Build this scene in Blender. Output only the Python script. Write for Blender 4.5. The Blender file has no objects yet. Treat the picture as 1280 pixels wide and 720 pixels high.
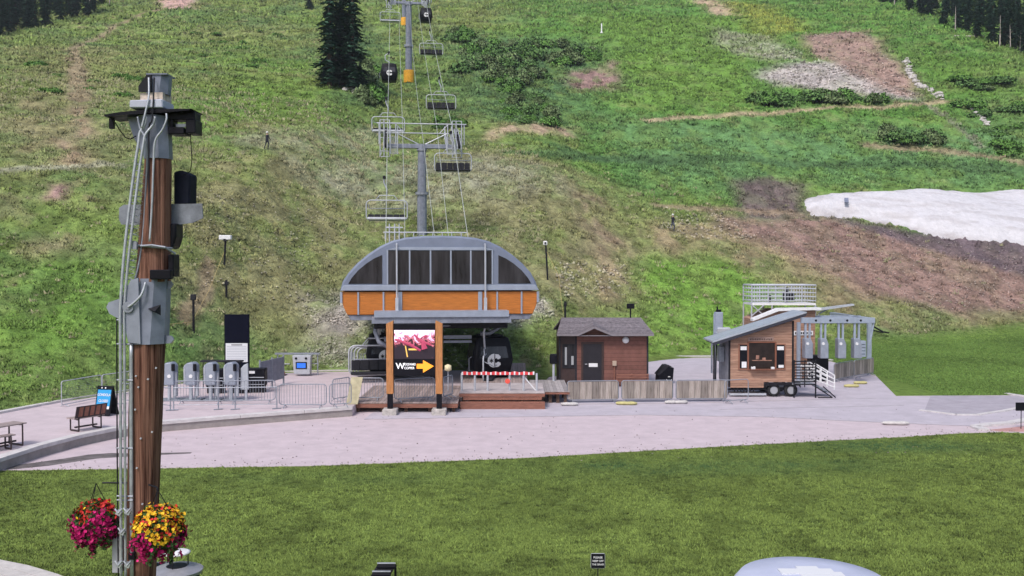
import bpy, bmesh, math, random
import numpy as np
from mathutils import Vector, Matrix
random.seed(7); rng=np.random.default_rng(11)
PI=math.pi; R=math.radians
SC=bpy.context.scene; C=SC.collection
F=1200.0; CH=7.0; PITCH=math.atan(28/1200)
cp,sp=math.cos(PITCH),math.sin(PITCH)
# ---- survey helpers: turn a sight line into a real place at a chosen distance / on the ground
def ray(px,py):
    a=(px-640)/F; b=(360-py)/F
    return a, cp+b*sp, b*cp-sp
def X(px,Y,py=420):
    a,d,u=ray(px,py); return a*Y/d
def Z(py,Y):
    a,d,u=ray(640,py); return CH+u*Y/d
def G(px,py,z=0.0):
    a,d,u=ray(px,py); t=(z-CH)/u; return (a*t,d*t)
# ---- noise
def _h(ix,iy,s):
    n=(ix.astype(np.int64)*374761393+iy.astype(np.int64)*668265263+s*1442695041)&0x7fffffff
    n=((n^(n>>13))*1274126177)&0x7fffffff
    return ((n^(n>>16))&0xffff)/65535.0
def vn(x,y,s=0):
    x=np.asarray(x,float);y=np.asarray(y,float)
    ix=np.floor(x);iy=np.floor(y);fx=x-ix;fy=y-iy
    fx=fx*fx*(3-2*fx);fy=fy*fy*(3-2*fy)
    a=_h(ix,iy,s);b=_h(ix+1,iy,s);c=_h(ix,iy+1,s);d=_h(ix+1,iy+1,s)
    return (a*(1-fx)+b*fx)*(1-fy)+(c*(1-fx)+d*fx)*fy
def fbm(x,y,s=0,o=4):
    t=0;a=.5;n=0
    for i in range(o):
        t=t+a*vn(np.asarray(x)*2**i+17*i,np.asarray(y)*2**i-9*i,s+i);n+=a;a*=.5
    return t/n
def sstep(a,b,x):
    t=np.clip((np.asarray(x,float)-a)/(b-a),0,1);return t*t*(3-2*t)
# ---- terrain height
_fx=np.array([-200,-60,-35,-27,-22.8,-21.2,-20,-18,-14.7,-9.8,-4,3,11,16,33,51,80,200.])
_fy=np.array([10,26,36,40,42.5,46.3,49.3,53.3,57.6,58.5,58.8,62,72.5,76,86,96,105,120.])
_gx=np.arange(-200,201,.5);_gy=np.interp(_gx,_fx,_fy)
_k=np.exp(-(np.arange(-6,7)*.5)**2/(2*.9**2));_k/=_k.sum()
_gy=np.convolve(np.pad(_gy,6,mode='edge'),_k,'valid')
def H(x,y):
    x=np.asarray(x,float);y=np.asarray(y,float)
    yf=np.interp(x,_gx,_gy); w=sstep(70,230,y)
    yf=yf*(1-w)+64*w
    d=y-yf
    sp_=np.where(d>8,d,np.log1p(np.exp(np.clip(d,-30,8)*1.6))/1.6)
    up=sstep(0,45,d)
    h=.37*sp_+up*(3.4*(fbm(x*.018,y*.018,3,3)-.5)+1.1*(fbm(x*.09,y*.09,8,3)-.5)*sstep(5,60,d)*1.2)
    h=h+up*.32*np.sin(y*.19+x*.02+2*vn(x*.03,y*.03,5))
    h=np.where(y>430,h-(y-430)*.12,h)
    return np.where(d<-6,0,h)-.012
_Ys=np.arange(30,640,.2)
def PG(px,py):
    a,d,u=ray(px,py); xs=_Ys*a/d; zs=CH+_Ys*u/d
    hh=H(xs,_Ys); m=hh>=zs
    i=int(np.argmax(m)) if m.any() else len(_Ys)-1
    return float(xs[i]),float(_Ys[i])
def P3(px,py):
    x,y=PG(px,py);return (x,y,float(H(x,y)))
# ---- mesh builder
class MB:
    def __init__(s,M=None): s.v=[];s.f=[];s.m=[];s.M=M;s.mi=0
    def add(s,vs,fs):
        o=len(s.v)
        for p in vs:
            p=Vector(p); s.v.append(tuple(s.M@p) if s.M else tuple(p))
        for q in fs: s.f.append(tuple(i+o for i in q)); s.m.append(s.mi)
        return s
    def box(s,x0,x1,y0,y1,z0,z1):
        return s.add([(x0,y0,z0),(x1,y0,z0),(x1,y1,z0),(x0,y1,z0),(x0,y0,z1),(x1,y0,z1),(x1,y1,z1),(x0,y1,z1)],
          [(0,3,2,1),(4,5,6,7),(0,1,5,4),(1,2,6,5),(2,3,7,6),(3,0,4,7)])
    def cb(s,c,d,rz=0,rx=0,ry=0):
        m=Matrix.Translation(c)@Matrix.Rotation(rz,4,'Z')@Matrix.Rotation(rx,4,'X')@Matrix.Rotation(ry,4,'Y')
        h=[k/2 for k in d]
        vs=[m@Vector((sx*h[0],sy*h[1],sz*h[2])) for sz in(-1,1) for sx,sy in((-1,-1),(1,-1),(1,1),(-1,1))]
        return s.add(vs,[(0,3,2,1),(4,5,6,7),(0,1,5,4),(1,2,6,5),(2,3,7,6),(3,0,4,7)])
    def tube(s,pts,r,n=8,close=False,cap=True):
        pts=[Vector(p) for p in pts]; k=len(pts); rs=r if isinstance(r,(list,tuple)) else [r]*k
        vs=[];pu=None
        for i,p in enumerate(pts):
            if close: t=(pts[(i+1)%k]-pts[i-1])
            else: t=pts[min(i+1,k-1)]-pts[max(i-1,0)]
            if t.length<1e-9: t=Vector((0,0,1))
            t.normalize()
            if pu is None:
                u=t.cross(Vector((0,0,1)) if abs(t.z)<.9 else Vector((0,1,0))).normalized()
            else:
                u=pu-t*pu.dot(t)
                u=u.normalized() if u.length>1e-6 else t.orthogonal().normalized()
            w=t.cross(u);pu=u
            for j in range(n):
                a=2*PI*j/n; vs.append(p+(u*math.cos(a)+w*math.sin(a))*rs[i])
        fs=[]
        for i in range(k if close else k-1):
            b=((i+1)%k)*n
            for j in range(n): fs.append((i*n+j,i*n+(j+1)%n,b+(j+1)%n,b+j))
        if not close and cap:
            fs.append(tuple(range(n))[::-1]);fs.append(tuple((k-1)*n+j for j in range(n)))
        return s.add(vs,fs)
    def lathe(s,prof,c=(0,0,0),n=20):
        vs=[];k=len(prof)
        for r,z in prof:
            for j in range(n):
                a=2*PI*j/n;vs.append((c[0]+r*math.cos(a),c[1]+r*math.sin(a),c[2]+z))
        fs=[(i*n+j,i*n+(j+1)%n,(i+1)*n+(j+1)%n,(i+1)*n+j) for i in range(k-1) for j in range(n)]
        fs.append(tuple(range(n))[::-1]);fs.append(tuple((k-1)*n+j for j in range(n)))
        return s.add(vs,fs)
    def prism(s,poly,y0,y1):           # polygon in x,z extruded along y
        n=len(poly);a=sum(poly[i][0]*poly[(i+1)%n][1]-poly[(i+1)%n][0]*poly[i][1] for i in range(n))
        if a<0: poly=poly[::-1]
        vs=[(x,y0,z) for x,z in poly]+[(x,y1,z) for x,z in poly]
        fs=[tuple(range(n)),tuple(range(2*n-1,n-1,-1))]+[(i,i+n,(i+1)%n+n,(i+1)%n) for i in range(n)]
        return s.add(vs,fs)
    def slab(s,poly,z0,z1):            # polygon in x,y extruded along z
        n=len(poly);a=sum(poly[i][0]*poly[(i+1)%n][1]-poly[(i+1)%n][0]*poly[i][1] for i in range(n))
        if a<0: poly=poly[::-1]
        vs=[(x,y,z0) for x,y in poly]+[(x,y,z1) for x,y in poly]
        fs=[tuple(range(n))[::-1],tuple(range(n,2*n))]+[(i,(i+1)%n,(i+1)%n+n,i+n) for i in range(n)]
        return s.add(vs,fs)
    def mesh(s,name,mats,smooth=False,bevel=0):
        me=bpy.data.meshes.new(name);me.from_pydata(s.v,[],s.f)
        for m in (mats if isinstance(mats,(list,tuple)) else [mats]): me.materials.append(m)
        me.polygons.foreach_set('material_index',s.m)
        if bevel:
            b=bmesh.new();b.from_mesh(me)
            es=[e for e in b.edges if len(e.link_faces)==2 and e.calc_face_angle(0)>.6]
            bmesh.ops.bevel(b,geom=es,offset=bevel,segments=1,affect='EDGES',profile=.5,clamp_overlap=True)
            b.to_mesh(me);b.free()
        if smooth: me.polygons.foreach_set('use_smooth',[True]*len(me.polygons))
        me.update();return me
    def build(s,name,mats,parent=None,smooth=False,bevel=0,auto=False):
        me=s.mesh(name,mats,smooth or auto,bevel)
        if auto: me.set_sharp_from_angle(angle=R(40))
        o=bpy.data.objects.new(name,me);C.objects.link(o)
        if parent: o.parent=parent
        return o
def tag(o,label=None,cat=None,group=None,kind=None):
    if label:o['label']=label
    if cat:o['category']=cat
    if group:o['group']=group
    if kind:o['kind']=kind
    return o
def E(name,label,cat,loc=(0,0,0),rz=0,group=None):
    o=bpy.data.objects.new(name,None);C.objects.link(o);o.empty_display_size=.3
    o.location=loc;o.rotation_euler=(0,0,rz);return tag(o,label,cat,group)
_kids={}
def dup(src,loc,rz=0,label=None,group=None,scale=None,rot=None):
    def cpy(o,par):
        c=o.copy();C.objects.link(c)
        if par:c.parent=par
        for ch in o.children: cpy(ch,c)
        return c
    c=cpy(src,None);c.location=loc;c.rotation_euler=rot if rot else (0,0,rz)
    if label:c['label']=label
    if group:c['group']=group
    if scale:c.scale=scale if isinstance(scale,(tuple,list)) else (scale,)*3
    return c
# ---- materials
def mat(name,col,rough=.6,metal=0,n=0,ns=5,bump=0,bs=30,col2=None,stretch=None,emit=0,coat=0,spec=.3,planks=None,edge=None):
    m=bpy.data.materials.new(name);m.use_nodes=True;nt=m.node_tree;N=nt.nodes;L=nt.links
    b=N['Principled BSDF'];b.inputs['Roughness'].default_value=rough;b.inputs['Metallic'].default_value=metal
    b.inputs['Specular IOR Level'].default_value=spec
    b.inputs['Coat Weight'].default_value=coat
    tc=N.new('ShaderNodeTexCoord');mp=N.new('ShaderNodeMapping');L.new(tc.outputs['Object'],mp.inputs[0])
    if stretch:mp.inputs['Scale'].default_value=stretch
    c4=(*col,1)
    src=None
    if n>0 or col2:
        t=N.new('ShaderNodeTexNoise');t.inputs['Scale'].default_value=ns;t.inputs['Detail'].default_value=6;t.inputs['Roughness'].default_value=.65
        L.new(mp.outputs[0],t.inputs['Vector'])
        r=N.new('ShaderNodeValToRGB');L.new(t.outputs[0],r.inputs[0])
        r.color_ramp.elements[0].position=.32;r.color_ramp.elements[1].position=.7
        lo=[k*(1-n) for k in col];hi=[min(1,k*(1+n)) for k in col]
        if col2:hi=list(col2)
        r.color_ramp.elements[0].color=(*lo,1);r.color_ramp.elements[1].color=(*hi,1);src=r.outputs[0]
    if planks:                          # (axis, plank width, tone variation) : boards with own tone and a dark joint
        ax,w,var=planks
        sx=N.new('ShaderNodeSeparateXYZ');L.new(tc.outputs['Object'],sx.inputs[0])
        dv=N.new('ShaderNodeMath');dv.operation='DIVIDE';dv.inputs[1].default_value=w;L.new(sx.outputs[ax],dv.inputs[0])
        fl=N.new('ShaderNodeMath');fl.operation='FLOOR';L.new(dv.outputs[0],fl.inputs[0])
        fr=N.new('ShaderNodeMath');fr.operation='FRACT';L.new(dv.outputs[0],fr.inputs[0])
        wn=N.new('ShaderNodeTexWhiteNoise');wn.noise_dimensions='1D';L.new(fl.outputs[0],wn.inputs['W'])
        mr=N.new('ShaderNodeMapRange');L.new(wn.outputs['Value'],mr.inputs[0]);mr.inputs[3].default_value=1-var;mr.inputs[4].default_value=1+var
        gt=N.new('ShaderNodeMath');gt.operation='GREATER_THAN';gt.inputs[1].default_value=.07;L.new(fr.outputs[0],gt.inputs[0])
        mr2=N.new('ShaderNodeMapRange');L.new(gt.outputs[0],mr2.inputs[0]);mr2.inputs[3].default_value=.35
        ml=N.new('ShaderNodeMath');ml.operation='MULTIPLY';L.new(mr.outputs[0],ml.inputs[0]);L.new(mr2.outputs[0],ml.inputs[1])
        vm=N.new('ShaderNodeVectorMath');vm.operation='SCALE'
        if src:L.new(src,vm.inputs[0])
        else:vm.inputs[0].default_value=col
        L.new(ml.outputs[0],vm.inputs['Scale']);src=vm.outputs[0]
    if src:L.new(src,b.inputs['Base Color'])
    else:b.inputs['Base Color'].default_value=c4
    if n>0:
        t2=N.new('ShaderNodeTexNoise');t2.inputs['Scale'].default_value=ns*1.7;L.new(mp.outputs[0],t2.inputs['Vector'])
        q=N.new('ShaderNodeMapRange');L.new(t2.outputs[0],q.inputs[0]);q.inputs[3].default_value=max(.05,rough-.15);q.inputs[4].default_value=min(1,rough+.15)
        L.new(q.outputs[0],b.inputs['Roughness'])
    if bump:
        t=N.new('ShaderNodeTexNoise');t.inputs['Scale'].default_value=bs;t.inputs['Detail'].default_value=5;L.new(mp.outputs[0],t.inputs['Vector'])
        bp=N.new('ShaderNodeBump');bp.inputs['Strength'].default_value=bump;bp.inputs['Distance'].default_value=.02;L.new(t.outputs[0],bp.inputs['Height']);L.new(bp.outputs[0],b.inputs['Normal'])
    if emit:
        b.inputs['Emission Color'].default_value=c4;b.inputs['Emission Strength'].default_value=emit
        if src:L.new(src,b.inputs['Emission Color'])
    return m
def cmat(name,rough=.9,ns=8,amt=.35,bump=0,bs=10,sub=0,stretch=None,ns2=None):   # vertex-coloured natural surface
    m=bpy.data.materials.new(name);m.use_nodes=True;nt=m.node_tree;N=nt.nodes;L=nt.links
    b=N['Principled BSDF'];b.inputs['Roughness'].default_value=rough;b.inputs['Specular IOR Level'].default_value=.15
    a=N.new('ShaderNodeAttribute');a.attribute_name='tone'
    if amt:
        tc=N.new('ShaderNodeTexCoord');mp=N.new('ShaderNodeMapping');L.new(tc.outputs['Object'],mp.inputs[0])
        if stretch:mp.inputs['Scale'].default_value=stretch
        t=N.new('ShaderNodeTexNoise');t.inputs['Scale'].default_value=ns;t.inputs['Detail'].default_value=8;t.inputs['Roughness'].default_value=.7;L.new(mp.outputs[0],t.inputs['Vector'])
        mr=N.new('ShaderNodeMapRange');L.new(t.outputs[0],mr.inputs[0]);mr.inputs[1].default_value=.3;mr.inputs[2].default_value=.7;mr.inputs[3].default_value=1-amt;mr.inputs[4].default_value=1+amt
        vm=N.new('ShaderNodeVectorMath');vm.operation='SCALE';L.new(a.outputs['Color'],vm.inputs[0]);L.new(mr.outputs[0],vm.inputs['Scale']);L.new(vm.outputs[0],b.inputs['Base Color'])
        if bump:
            t=N.new('ShaderNodeTexNoise');t.inputs['Scale'].default_value=bs;t.inputs['Detail'].default_value=6;t.inputs['Roughness'].default_value=.7;L.new(mp.outputs[0],t.inputs['Vector'])
            bp=N.new('ShaderNodeBump');bp.inputs['Strength'].default_value=bump;bp.inputs['Distance'].default_value=.3;L.new(t.outputs[0],bp.inputs['Height']);L.new(bp.outputs[0],b.inputs['Normal'])
    else:L.new(a.outputs['Color'],b.inputs['Base Color'])
    return m
def npmesh(name,V,Fc,k,cols,material,nrm=None,fdir=None):
    """V (n,3), Fc (m,k) int, cols (n,3)"""
    me=bpy.data.meshes.new(name);n=len(V);m=len(Fc)
    if nrm is not None:
        V=np.asarray(V,float);Fc=np.array(Fc);nrm=np.asarray(nrm,float)
        gn_=np.cross(V[Fc[:,1]]-V[Fc[:,0]],V[Fc[:,2]]-V[Fc[:,0]])
        rf=np.array(fdir)[None] if fdir else nrm[Fc].sum(1)
        fl=(gn_*rf).sum(1)<0;Fc[fl]=Fc[fl][:,::-1]
    me.vertices.add(n);me.vertices.foreach_set('co',np.asarray(V,np.float32).ravel())
    me.loops.add(m*k);me.loops.foreach_set('vertex_index',np.asarray(Fc,np.int32).ravel())
    me.polygons.add(m);me.polygons.foreach_set('loop_start',np.arange(0,m*k,k,dtype=np.int32))
    if cols is not None:
        ca=me.color_attributes.new('tone','FLOAT_COLOR','POINT')
        c4=np.ones((n,4),np.float32);c4[:,:3]=cols;ca.data.foreach_set('color',c4.ravel())
    me.update(calc_edges=True);me.validate()
    me.materials.append(material)
    if nrm is not None:
        nrm=np.asarray(nrm,np.float32);nrm=nrm/np.linalg.norm(nrm,axis=1)[:,None]
        me.polygons.foreach_set('use_smooth',np.ones(m,bool));me.normals_split_custom_set_from_vertices(nrm)
    o=bpy.data.objects.new(name,me);C.objects.link(o);return o
# palette
steel=mat('galvanised',(.27,.29,.34),.5,.3,n=.18,ns=3,bump=.1)
steelp=mat('grey_painted_steel',(.23,.25,.31),.5,.2,n=.22,ns=2.5,bump=.1)
lsteel=mat('pale_steel',(.46,.48,.53),.45,.25,n=.12,ns=4)
silver=mat('shell_grey',(.20,.23,.31),.45,.25,n=.1,ns=1.5)
silverl=mat('shell_light_grey',(.33,.37,.46),.4,.3,n=.1,ns=2)
black=mat('black_plastic',(.006,.006,.010),.5,spec=.15,n=.3,ns=4)
dark=mat('dark_steel',(.014,.014,.019),.55,.1,spec=.2,n=.3,ns=3)
char=mat('charcoal',(.022,.022,.028),.65,spec=.2,n=.25,ns=5)
glass=mat('tinted_glass',(.007,.006,.009),.10,spec=.42,n=.2,ns=.9,stretch=(2.2,1,.25),col2=(.050,.048,.056))
white=mat('white_paint',(.72,.72,.74),.5,n=.08,ns=6)
orange=mat('orange_cedar',(.46,.155,.03),.5,n=.28,ns=3,stretch=(.6,1,9),bump=.15,bs=20)
postw=mat('post_cedar',(.43,.19,.07),.6,n=.3,ns=4,stretch=(5,5,.6),bump=.2)
EXPO=0.47; HAZE=0.0002
# ================= CAMERA / LIGHT =================
cam=bpy.data.cameras.new('camera');co=bpy.data.objects.new('camera',cam);C.objects.link(co)
co.location=(0,0,CH);co.rotation_euler=(PI/2-PITCH,0,0);cam.lens=36*F/1280;cam.clip_end=2000;cam.clip_start=.1;SC.camera=co
w=bpy.data.worlds.new('World');SC.world=w;w.use_nodes=True;nt=w.node_tree
sk=nt.nodes.new('ShaderNodeTexSky');sk.sky_type='NISHITA';sk.sun_disc=False
SE,SA=R(52),R(205)
sk.sun_elevation=SE;sk.sun_rotation=SA;sk.air_density=1.0;sk.dust_density=3;sk.ozone_density=1
nt.links.new(sk.outputs[0],nt.nodes['Background'].inputs[0]);nt.nodes['Background'].inputs[1].default_value=.13
sl=bpy.data.lights.new('sun','SUN');so=bpy.data.objects.new('sun',sl);C.objects.link(so)
sl.energy=1.7;sl.angle=R(12);sl.color=(1,.95,.9)
dv=Vector((math.sin(SA)*math.cos(SE),math.cos(SA)*math.cos(SE),math.sin(SE)))
so.rotation_euler=dv.to_track_quat('Z','Y').to_euler()
SC.view_settings.view_transform='Standard';SC.view_settings.look='None';SC.view_settings.exposure=EXPO
SC.view_settings.gamma=1

# ================= TERRAIN COLOURS (by place on the hill) =================
def W2(pts): return np.array([PG(*p) for p in pts])
def dpoly(x,y,P,closed=True):
    n=len(P);best=np.full(x.shape,1e9);ins=np.zeros(x.shape,bool)
    for i in range(n if closed else n-1):
        a=P[i];b=P[(i+1)%n];e=b-a;L=max(e@e,1e-9)
        t=np.clip(((x-a[0])*e[0]+(y-a[1])*e[1])/L,0,1)
        best=np.minimum(best,np.hypot(x-a[0]-t*e[0],y-a[1]-t*e[1]))
        if closed and a[1]!=b[1]:
            c=((a[1]>y)!=(b[1]>y))&(x<(b[0]-a[0])*(y-a[1])/(b[1]-a[1])+a[0]);ins^=c
    return np.where(ins,-best,best) if closed else best
def C_(s): return np.array(s)
GREENS=C_((.115,.210,.040));OLIVE=C_((.180,.205,.066));DEEP=C_((.080,.155,.060));BRIGHT=C_((.135,.245,.044))
TAN=C_((.33,.25,.17));PINK=C_((.33,.215,.19));MUD=C_((.115,.09,.085));PALE=C_((.36,.36,.26));DUN=C_((.25,.20,.12));GRAV=C_((.42,.38,.36))
RED=C_((.27,.185,.155))
ZONES=[ # polygon, colour, softness, max weight
 ([(640,0),(1280,0),(1280,235),(1000,235),(700,235)],C_((.085,.205,.038)),9,.6),
 ([(0,330),(160,330),(190,470),(0,515)],GREENS*1.1,5,.7),
 ([(200,185),(420,215),(470,300),(420,430),(300,400),(200,340)],C_((.205,.200,.095)),6,.75),
 ([(560,180),(760,235),(870,300),(880,380),(700,390),(560,290)],C_((.200,.195,.095)),6,.7),
 ([(560,40),(760,50),(770,110),(700,165),(570,150)],DEEP,9,.7),
 ([(750,150),(1280,160),(1280,235),(1000,235),(800,240)],DEEP*1.35,6,.6),
 ([(720,20),(960,20),(940,130),(780,130)],BRIGHT*.9,8,.6),
 ([(1120,60),(1280,75),(1280,120),(1180,118)],BRIGHT*.75,6,.5),
 ([(800,330),(960,335),(1000,380),(930,440),(800,440)],BRIGHT*1.05,3,.8),
 ([(240,140),(420,150),(440,120),(300,90)],BRIGHT*.85,8,.6),
 ([(0,60),(200,60),(180,210),(0,260)],C_((.20,.205,.09)),8,.6),
 ([(885,262),(1005,268),(1100,285),(1300,318),(1300,388),(1150,388),(1060,368),(980,322),(905,290)],C_((.235,.155,.13)),2.0,.90),
 ([(905,280),(960,300),(1040,345),(1100,385),(1180,395),(1300,392),(1300,404),(1080,400),(960,360),(860,300)],DUN,3,.6),
 ([(915,226),(960,223),(1015,240),(1000,270),(930,264)],MUD*1.1,1.5,.9),
 ([(1005,264),(1100,275),(1200,290),(1300,300),(1300,345),(1210,325),(1110,296),(1050,280)],C_((.125,.095,.105)),1.5,.88),
 ([(950,92),(1010,80),(1060,84),(1150,118),(1155,130),(1060,124),(985,110)],GRAV*.85,2.5,.9),
 ([(1000,45),(1080,40),(1098,60),(1120,75),(1160,125),(1130,122),(1050,85),(1020,70)],RED,2.5,.9),
 ([(890,35),(950,45),(1010,75),(960,78),(900,60)],PALE*.8,3,.6),
 ([(865,0),(905,0),(925,22),(890,18)],TAN*1.05,3,.85),
 ([(905,2),(960,6),(1010,35),(960,50)],C_((.24,.26,.05)),4,.6),
 ([(370,212),(450,195),(600,195),(690,215),(690,238),(560,262),(400,242)],PALE*.75,3,.55),
 ([(300,175),(470,165),(480,185),(320,190)],PALE*.8,2,.5),
 ([(378,375),(432,372),(440,475),(385,455)],GRAV*.75,2.5,.68),
 ([(636,345),(690,380),(694,402),(640,412)],GRAV*.7,1.5,.65),
 ([(80,130),(100,130),(112,200),(88,205)],TAN*.8,1.2,.75),
 ([(68,232),(92,230),(96,248),(72,250)],PINK*.9,1,.8),
 ([(20,305),(120,300),(110,320),(30,325)],TAN*.8,2,.5),
 ([(710,238),(745,238),(775,300),(800,330),(755,330),(735,290)],TAN*.7,2.0,.7),
 ([(690,325),(770,322),(790,360),(740,372),(700,350)],DUN*1.2,2.0,.7),
 ([(800,300),(900,262),(905,300),(850,330)],DUN*1.1,3,.65),
 ([(710,90),(770,78),(772,112),(722,116)],PINK*.75,2.5,.8),
 ([(195,2),(245,0),(240,12),(205,12)],PINK*1.3,3,.9),
 ([(420,30),(480,40),(480,140),(425,130)],DEEP*.8,4,.7),
 ([(640,155),(720,160),(720,172),(600,174),(600,168)],TAN*1.0,1.2,.75),
 ([(0,120),(60,118),(80,200),(10,200)],DUN,5,.5),
]
LINES=[([(810,152),(860,147),(960,143),(1060,134),(1180,127)],TAN*1.05,1.0),
 ([(1080,183),(1180,189),(1285,203)],TAN*.75,1.1),([(640,192),(760,200),(900,206)],DEEP*.9,1.3),
 ([(0,213),(70,211),(140,206)],PALE*.9,.7),([(100,125),(92,60),(150,30),(220,6)],TAN*.7,1.3),
 ([(700,186),(900,200),(1100,205),(1285,214)],DEEP*.8,1.8),
 ([(1160,132),(1190,153),(1228,184)],PALE*.6,.6),([(820,258),(900,262),(1000,268)],TAN*.7,.8),
 ([(230,400),(250,370),(262,330)],TAN*.7,.5)]
ZW=[(W2(p),c,s,m) for p,c,s,m in ZONES];LW=[(W2(p),c,wd) for p,c,wd in LINES]
def TONE(x,y):
    x=np.asarray(x,float);y=np.asarray(y,float)
    a=fbm(x*.03,y*.022,21,3)[:,None];b=fbm(x*.16,y*.12,31,4)[:,None];c_=fbm(x*.55,y*.4,41,3)[:,None]
    t=GREENS*(1-a)+OLIVE*a
    t=t*(1-.45*sstep(.5,.7,b))+DEEP*.45*sstep(.5,.7,b)
    t=t*(1-.4*sstep(.58,.75,fbm(x*.07+40,y*.05,51,3)[:,None]))+BRIGHT*.4*sstep(.58,.75,fbm(x*.07+40,y*.05,51,3)[:,None])
    t=t*(1-.5*sstep(.62,.8,c_))+DUN*.5*sstep(.62,.8,c_)
    st_=sstep(.5,.72,fbm(x*.045+9,y*.33,111,4))[:,None];t=t*(1-.42*st_)+DEEP*.9*.42*st_
    st_=sstep(.55,.75,fbm(x*.05-30,y*.38,121,4))[:,None];t=t*(1-.35*st_)+C_((.24,.25,.12))*.35*st_
    wx=x+4*(fbm(x*.12,y*.12,61,3)-.5);wy=y+7*(fbm(x*.1,y*.1,71,3)-.5)
    patch=fbm(x*.5,y*.3,81,3)
    for P,c,s,m in ZW:
        d=dpoly(wx,wy,P); k=m*sstep(s,-s,d)
        k=k*((.95 if m>.85 else .55)+(.2 if m>.85 else .9)*sstep(.3,.65,patch)); k=np.clip(k,0,1)[:,None]
        t=t*(1-k)+c*k
    for P,c,wd in LW:
        d=dpoly(x+1.2*(patch-.5),y+1.5*(patch-.5),P,False); k=(.8*sstep(wd*1.5,wd*.4,d))[:,None]
        t=t*(1-k)+c*k
    g=sstep(.35,.65,fbm(x*1.1,y*.7,91,3))[:,None]
    t=t*(.8+.42*g)
    flat=sstep(1.5,-1,y-np.interp(x,_gx,_gy))[:,None]
    lawn=C_((.135,.190,.045))*(.8+.5*fbm(x*.12,y*.12,33,3)[:,None])
    lawn=np.where((x[:,None]>20),lawn*C_((1,1.12,1)),lawn)
    return t*1.18*(1-flat)+lawn*flat
# ---- terrain sheet
ys=[-40,-20,-8,0,6,12,18]
y=20.
while y<560: ys.append(y); y*=1.0055 if y<400 else 1.02
ys=np.array(ys);us=np.concatenate([np.linspace(-3,-.85,22)[:-1],np.linspace(-.85,.85,760),np.linspace(.85,3,22)[1:]])
YY=np.repeat(ys,len(us));WW=np.maximum(np.abs(YY),25)+0*YY;XX=np.tile(us,len(ys))*WW
ZZ=H(XX,YY)+.0
hill=sstep(0,8,YY-np.interp(XX,_gx,_gy))
ZZ+=hill*(.55*(fbm(XX*.9,YY*.9,5,3)-.5)+.25*(vn(XX*2.3,YY*2.3,15)-.5))
nr,nc=len(ys),len(us)
I=np.arange(nr*nc).reshape(nr,nc)
Fq=np.stack([I[:-1,:-1],I[:-1,1:],I[1:,1:],I[1:,:-1]],-1).reshape(-1,4)
COL=TONE(XX,YY)
gm=cmat('meadow_ground',.95,ns=2.2,amt=.42,bump=.9,bs=2.6)
ground=npmesh('ground',np.stack([XX,YY,ZZ],1),Fq,4,COL,gm);tag(ground,kind='structure')
ground.data.polygons.foreach_set('use_smooth',[True]*len(ground.data.polygons))

# ---- flat surfaces
conc=mat('pink_concrete_paving',(.52,.435,.465),.85,n=.10,ns=1.4,bump=.25,bs=14)
conc2=mat('lilac_grey_concrete',(.45,.41,.46),.85,n=.11,ns=1.1,bump=.2,bs=14)
asph=mat('worn_asphalt',(.36,.33,.375),.9,n=.15,ns=1.2,bump=.3,bs=40)
kerbm=mat('kerb_concrete',(.56,.53,.53),.8,n=.14,ns=3,bump=.2)
wallc=mat('wall_concrete',(.30,.27,.26),.85,n=.22,ns=1.8,bump=.3,bs=12)
def gp(L,z=0): return [G(px,py,z) for px,py in L]
frontedge=[(-260,590),(0,588),(150,586),(400,582),(640,573),(900,558),(1050,550),(1130,546),(1200,541.5),(1250,540),(1290,541.5),(1500,552)]
backedge=[(1700,505),(1500,499),(1290,494),(1120,495),(1095,470),(1040,452),(1000,448),(890,447),(820,447.5),(700,458)]
paths=MB();pf=gp(frontedge);pb=gp(backedge)
paths.slab(pf+pb+[(2,58),(-8,58),(-14,56),(-19,50),(-21.5,44),(-34,40)],-.3,.004)
p=paths.build('path',conc);tag(p,kind='structure')
m_=MB();q=[(455,524),(640,520),(800,517.5),(960,519),(1060,523),(1110,527),(1200,531.5),(1228,533.5),(1218,540),(1262,534),(1290,528),(1500,515),(1700,506)]
q=[(455,524),(640,521),(800,518.5),(960,521),(1060,526),(1150,530),(1228,533),(1290,523),(1500,512),(1700,507)]
m_.slab(gp(q)+gp([(1500,500),(1290,495),(1120,495.5),(1097,472),(1040,453),(890,448),(820,448.5),(705,459)])+[(2.2,57),(-6,50),(-6.6,46)],.0,.008)
tag(m_.build('road',conc2),kind='structure')
m_=MB();m_.slab(gp([(1165,494.7),(1290,495),(1290,509),(1240,517),(1195,518),(1155,515)]),.004,.013);m_.slab(gp([(1163,495.5),(1169,495.5),(1163,515),(1155,515)]),.012,.017)
tag(m_.build('asphalt_patch',asph),kind='structure')
m_=MB()
def ribbon(m,pts,w,z0,z1):
    for i in range(len(pts)-1):
        a=Vector(pts[i]);b=Vector(pts[i+1]);d=(b-a).normalized();nn=Vector((-d.y,d.x))*w/2;b=b+d*.0
        m.slab([tuple(a-nn),tuple(b-nn),tuple(b+nn),tuple(a+nn)],z0,z1)
ribbon(m_,gp([(1300,505),(1255,514),(1222,519),(1195,519),(1150,513)]),.25,.0,.05)
ribbon(m_,gp([(1310,521),(1262,530),(1235,532),(1219,534.5),(1230,538.5)]),.45,.0,.09)
ribbon(m_,gp([(1258,492.5),(1290,497.5)]),.3,.0,.06)
tag(m_.build('kerb',kerbm),kind='structure')
m_=MB();redp=mat('faded_red_paving',(.46,.26,.24),.9,n=.2,ns=2)
m_.slab(gp([(1236,537.5),(1290,532),(1295,540),(1250,539.5)]),.004,.010);tag(m_.build('paved_strip',redp),kind='structure')
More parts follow.
